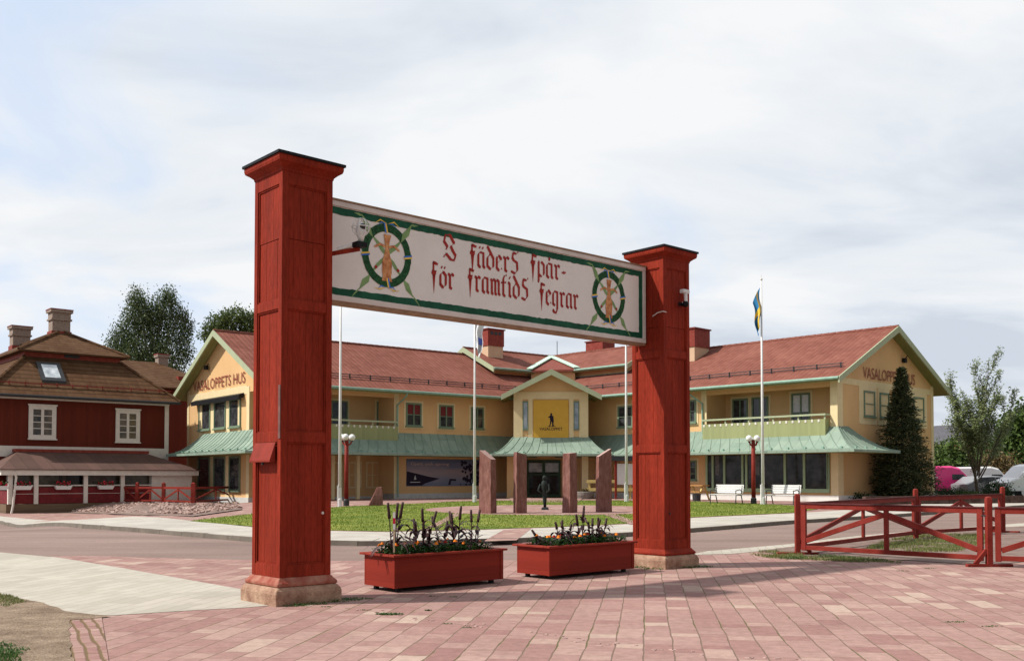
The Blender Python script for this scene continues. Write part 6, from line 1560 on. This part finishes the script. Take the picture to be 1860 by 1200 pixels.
bigvan = [(-2.9, .4), (-2.95, .9), (-2.2, 1.2), (-1.55, 1.85), (-1.1, 1.98), (2.7, 2.0), (2.9, 1.8), (2.9, .4)]
vehicle('van', 'long white van facing left at the right edge of the photo', 'van', vloc(1900, 58.5), R(4), bigvan, [[(-2.0, 1.22), (-1.3, 1.22), (-1.3, 1.75), (-1.5, 1.75)]], 1.95, carpaint('long_van_white', (.75, .76, .78)), 5.8, (-1.9, 1.9))
# far roofs behind the trees
def far_house(px, D, w, zr, lab, wallm, roofm, name='house'):
    p = at(px, 868, D); t = thing(name, lab, 'house', (p.x, p.y, 0), .1)
    MB().box(-w, w, -4, 4, 0, zr-2.2).build('wall', wallm, t); m = MB(); m.loft([[(x, -4.5, zr-2.3), (x, 0, zr), (x, 4.5, zr-2.3)] for x in (-w-.4, w+.4)]); m.build('roof', roofm, t)
far_house(1795, 130, 5, 6.2, 'far white house with red roof seen behind the thin tree', 'white', 'redmetal')
far_house(1848, 120, 3.5, 2.9, 'far low pinkish house beside the bronze tree', 'whitewood', 'tile')
p = at(1715, 868, 190); t = thing('hall', 'far hall with curved grey roof left of the thin tree', 'building', (p.x, p.y, 0), 0)
MB().box(-12, 12, -6, 6, 0, 8).build('wall', 'plinth', t); m = MB(); m.loft([[(13*math.cos(math.pi*i/10), y, 8+3.5*math.sin(math.pi*i/10)) for i in range(11)] for y in (-6.5, 6.5)]); m.build('roof', noisy('grey_sheet_roof', (.3, .33, .37), .5), t)

# ------------------------------------------------------------------ grass, weeds
def inpoly(x, y, P_):
    c = False; j = len(P_)-1
    for i in range(len(P_)):
        if (P_[i][1] > y) != (P_[j][1] > y) and x < (P_[j][0]-P_[i][0])*(y-P_[i][1])/(P_[j][1]-P_[i][1])+P_[i][0]: c = not c
        j = i
    return c
def grass(name, poly, n, h, mat, hf, off, lab, seed, dens=None, w=.006):
    rnd = random.Random(seed); m = MB(); xs = [p[0] for p in poly]; ys = [p[1] for p in poly]
    k = 0; tries = 0
    while k < n and tries < n*12:
        tries += 1
        x, y = rnd.uniform(min(xs), max(xs)), rnd.uniform(min(ys), max(ys))
        if not inpoly(x, y, poly): continue
        if dens and rnd.random() > dens(x, y): continue
        if name == 'lawn_grass' and ((x-CC.x)/4.95)**2+((y-CC.y)/4.55)**2 < 1: continue
        z = hf(x, y)+off; hh = h*rnd.uniform(.5, 1.2); a = rnd.uniform(0, 6.28); dx, dy = math.cos(a)*w, math.sin(a)*w; lx, ly = rnd.gauss(0, hh*.35), rnd.gauss(0, hh*.35)
        m.poly([(x-dx, y-dy, z), (x+dx, y+dy, z), (x+lx, y+ly, z+hh)]); k += 1
    o = m.build(name, mat, fixn=False); tag(o, lab, 'grass', kind='stuff')
grass('lawn_grass', lawn, 30000, .05, 'blade', plat_z, .01, 'short mown grass of the lawn before the yellow building', 1, w=.012)
from math import sin
patchy = lambda x, y: max(0, .5+.6*sin(x*3.1+1)*sin(y*3.7)+.25*sin(x*9+y*7))
vp = GL([(1340, 1002), (1400, 994), (1450, 994), (1560, 985), (1660, 976), (1800, 975), (1780, 990), (1700, 1000), (1560, 1003), (1420, 1004)])
grass('verge_grass', GL([(1560, 1002), (1600, 985), (1660, 972), (1790, 970), (1800, 985), (1740, 1003), (1650, 1004)]), 9000, .07, 'tuft', road_z, .012, 'patchy yellow-green grass behind the front gate', 2, patchy, w=.007)
grass('verge_grass', GL([(1360, 1008), (1380, 1002), (1410, 1001), (1470, 1011), (1560, 1014), (1620, 1018), (1640, 1023), (1560, 1022), (1480, 1018), (1400, 1014)]), 2600, .06, 'tuft', road_z, .012, 'green weeds along the foot of the front gate', 3, patchy, w=.007)
grass('edge_grass', GL([(-10, 1078), (20, 1083), (48, 1094), (30, 1098), (10, 1104), (-10, 1100)]), 900, .03, 'tuft', road_z, .016, 'thin grass by the pale path at the left edge', 4, patchy, w=.005)
grass('edge_grass', GL([(-20, 1175), (10, 1180), (30, 1190), (45, 1215), (-20, 1230)]), 500, .05, 'weed', road_z, .016, 'green weeds in the bottom left corner', 5, w=.006)
def tufts(name, pts, lab, seed, mat='weed', n=220, h=.09, r=.16):
    rnd = random.Random(seed); m = MB()
    for (x, y) in pts:
        for i in range(n):
            a = rnd.uniform(0, 6.28); q = r*math.sqrt(rnd.random()); p = Vector((x+q*math.cos(a)*1.5, y+q*math.sin(a)*.6, road_z(x, y)+.005)); b = rnd.uniform(0, 6.28)
            blade(m, p, (math.cos(b)*.6, math.sin(b)*.6, 1), h*rnd.uniform(.4, 1.2)*(1.2-q/r*.6), .010, 1.8, 3)
    o = m.build(name, mat, fixn=False); tag(o, lab, 'grass', kind='stuff')
def gl(px, py): g = G(px, py); return (g.x, g.y)
tufts('weed_tuft', [gl(530, 1100), gl(565, 1097), gl(600, 1093), gl(625, 1090), gl(645, 1088)], 'grass growing along the foot of the left pillar', 1, n=120, h=.07)
tufts('weed_tuft', [gl(708, 1116)], 'lone green tuft in the paving before the left planter', 2, n=260, h=.05, r=.11)
tufts('weed_tuft', [gl(778, 1109)], 'tiny weed between pavers right of the lone tuft', 3, n=40, h=.04, r=.03)
tufts('weed_tuft', [gl(1165, 1031), gl(1185, 1034), gl(1240, 1031), gl(1262, 1030), gl(1275, 1029)], 'weeds round the foot of the right pillar', 4, n=90, h=.08)
tufts('weed_tuft', [gl(1450, 1015), gl(1510, 1012), gl(1540, 1015), gl(1580, 1019)], 'taller weeds under the front gate rail', 5, n=200, h=.14, r=.25)
tufts('weed_tuft', [gl(665, 1108), gl(590, 1102), gl(822, 1084), gl(786, 1083), gl(850, 1140), gl(815, 1133)], 'scattered small weeds in the paver joints', 6, n=26, h=.03, r=.05)
tufts('weed_tuft', [gl(1690, 1032), gl(1640, 1037), gl(1735, 1130), gl(1800, 1138)], 'small weeds in the paving right of the gate', 7, n=40, h=.035, r=.08)
tufts('weed_tuft', [gl(8, 1190), gl(25, 1183), gl(0, 1175)], 'leafy weed clump in the bottom left corner', 8, n=60, h=.12, r=.12)
def crumbs():
    # broken edging stones that cross the plaza in a low curved line
    rnd = random.Random(21); m = MB(); line = [(640, 1104), (720, 1118), (800, 1128), (880, 1140), (980, 1150), (1080, 1165), (1190, 1178), (1330, 1190), (1450, 1200), (1560, 1207)]
    P_ = [Vector(gl(*p)) for p in line]
    for a, b in zip(P_, P_[1:]):
        n = int((b-a).length/.07)
        for i in range(n):
            if rnd.random() < .3: continue
            p = a.lerp(b, rnd.random())+Vector((rnd.gauss(0, .05), rnd.gauss(0, .06))); s_ = rnd.uniform(.010, .026)
            v8 = [Vector((sx*s_*rnd.uniform(.6, 1.4), sy*s_*rnd.uniform(.6, 1.2), sz*.004)) for sz in (-1, 1) for sx, sy in ((-1, -1), (1, -1), (1, 1), (-1, 1))]
            rt = Matrix.Rotation(rnd.uniform(0, 6.28), 3, 'Z'); v8 = [rt @ w + Vector((p.x, p.y, .006)) for w in v8]; m.loft([v8[:4], v8[4:]])
    o = m.build('stone_chips', 'slabtop'); tag(o, 'line of broken stone chips crossing the pink paving', 'stone chips', kind='stuff')
crumbs()
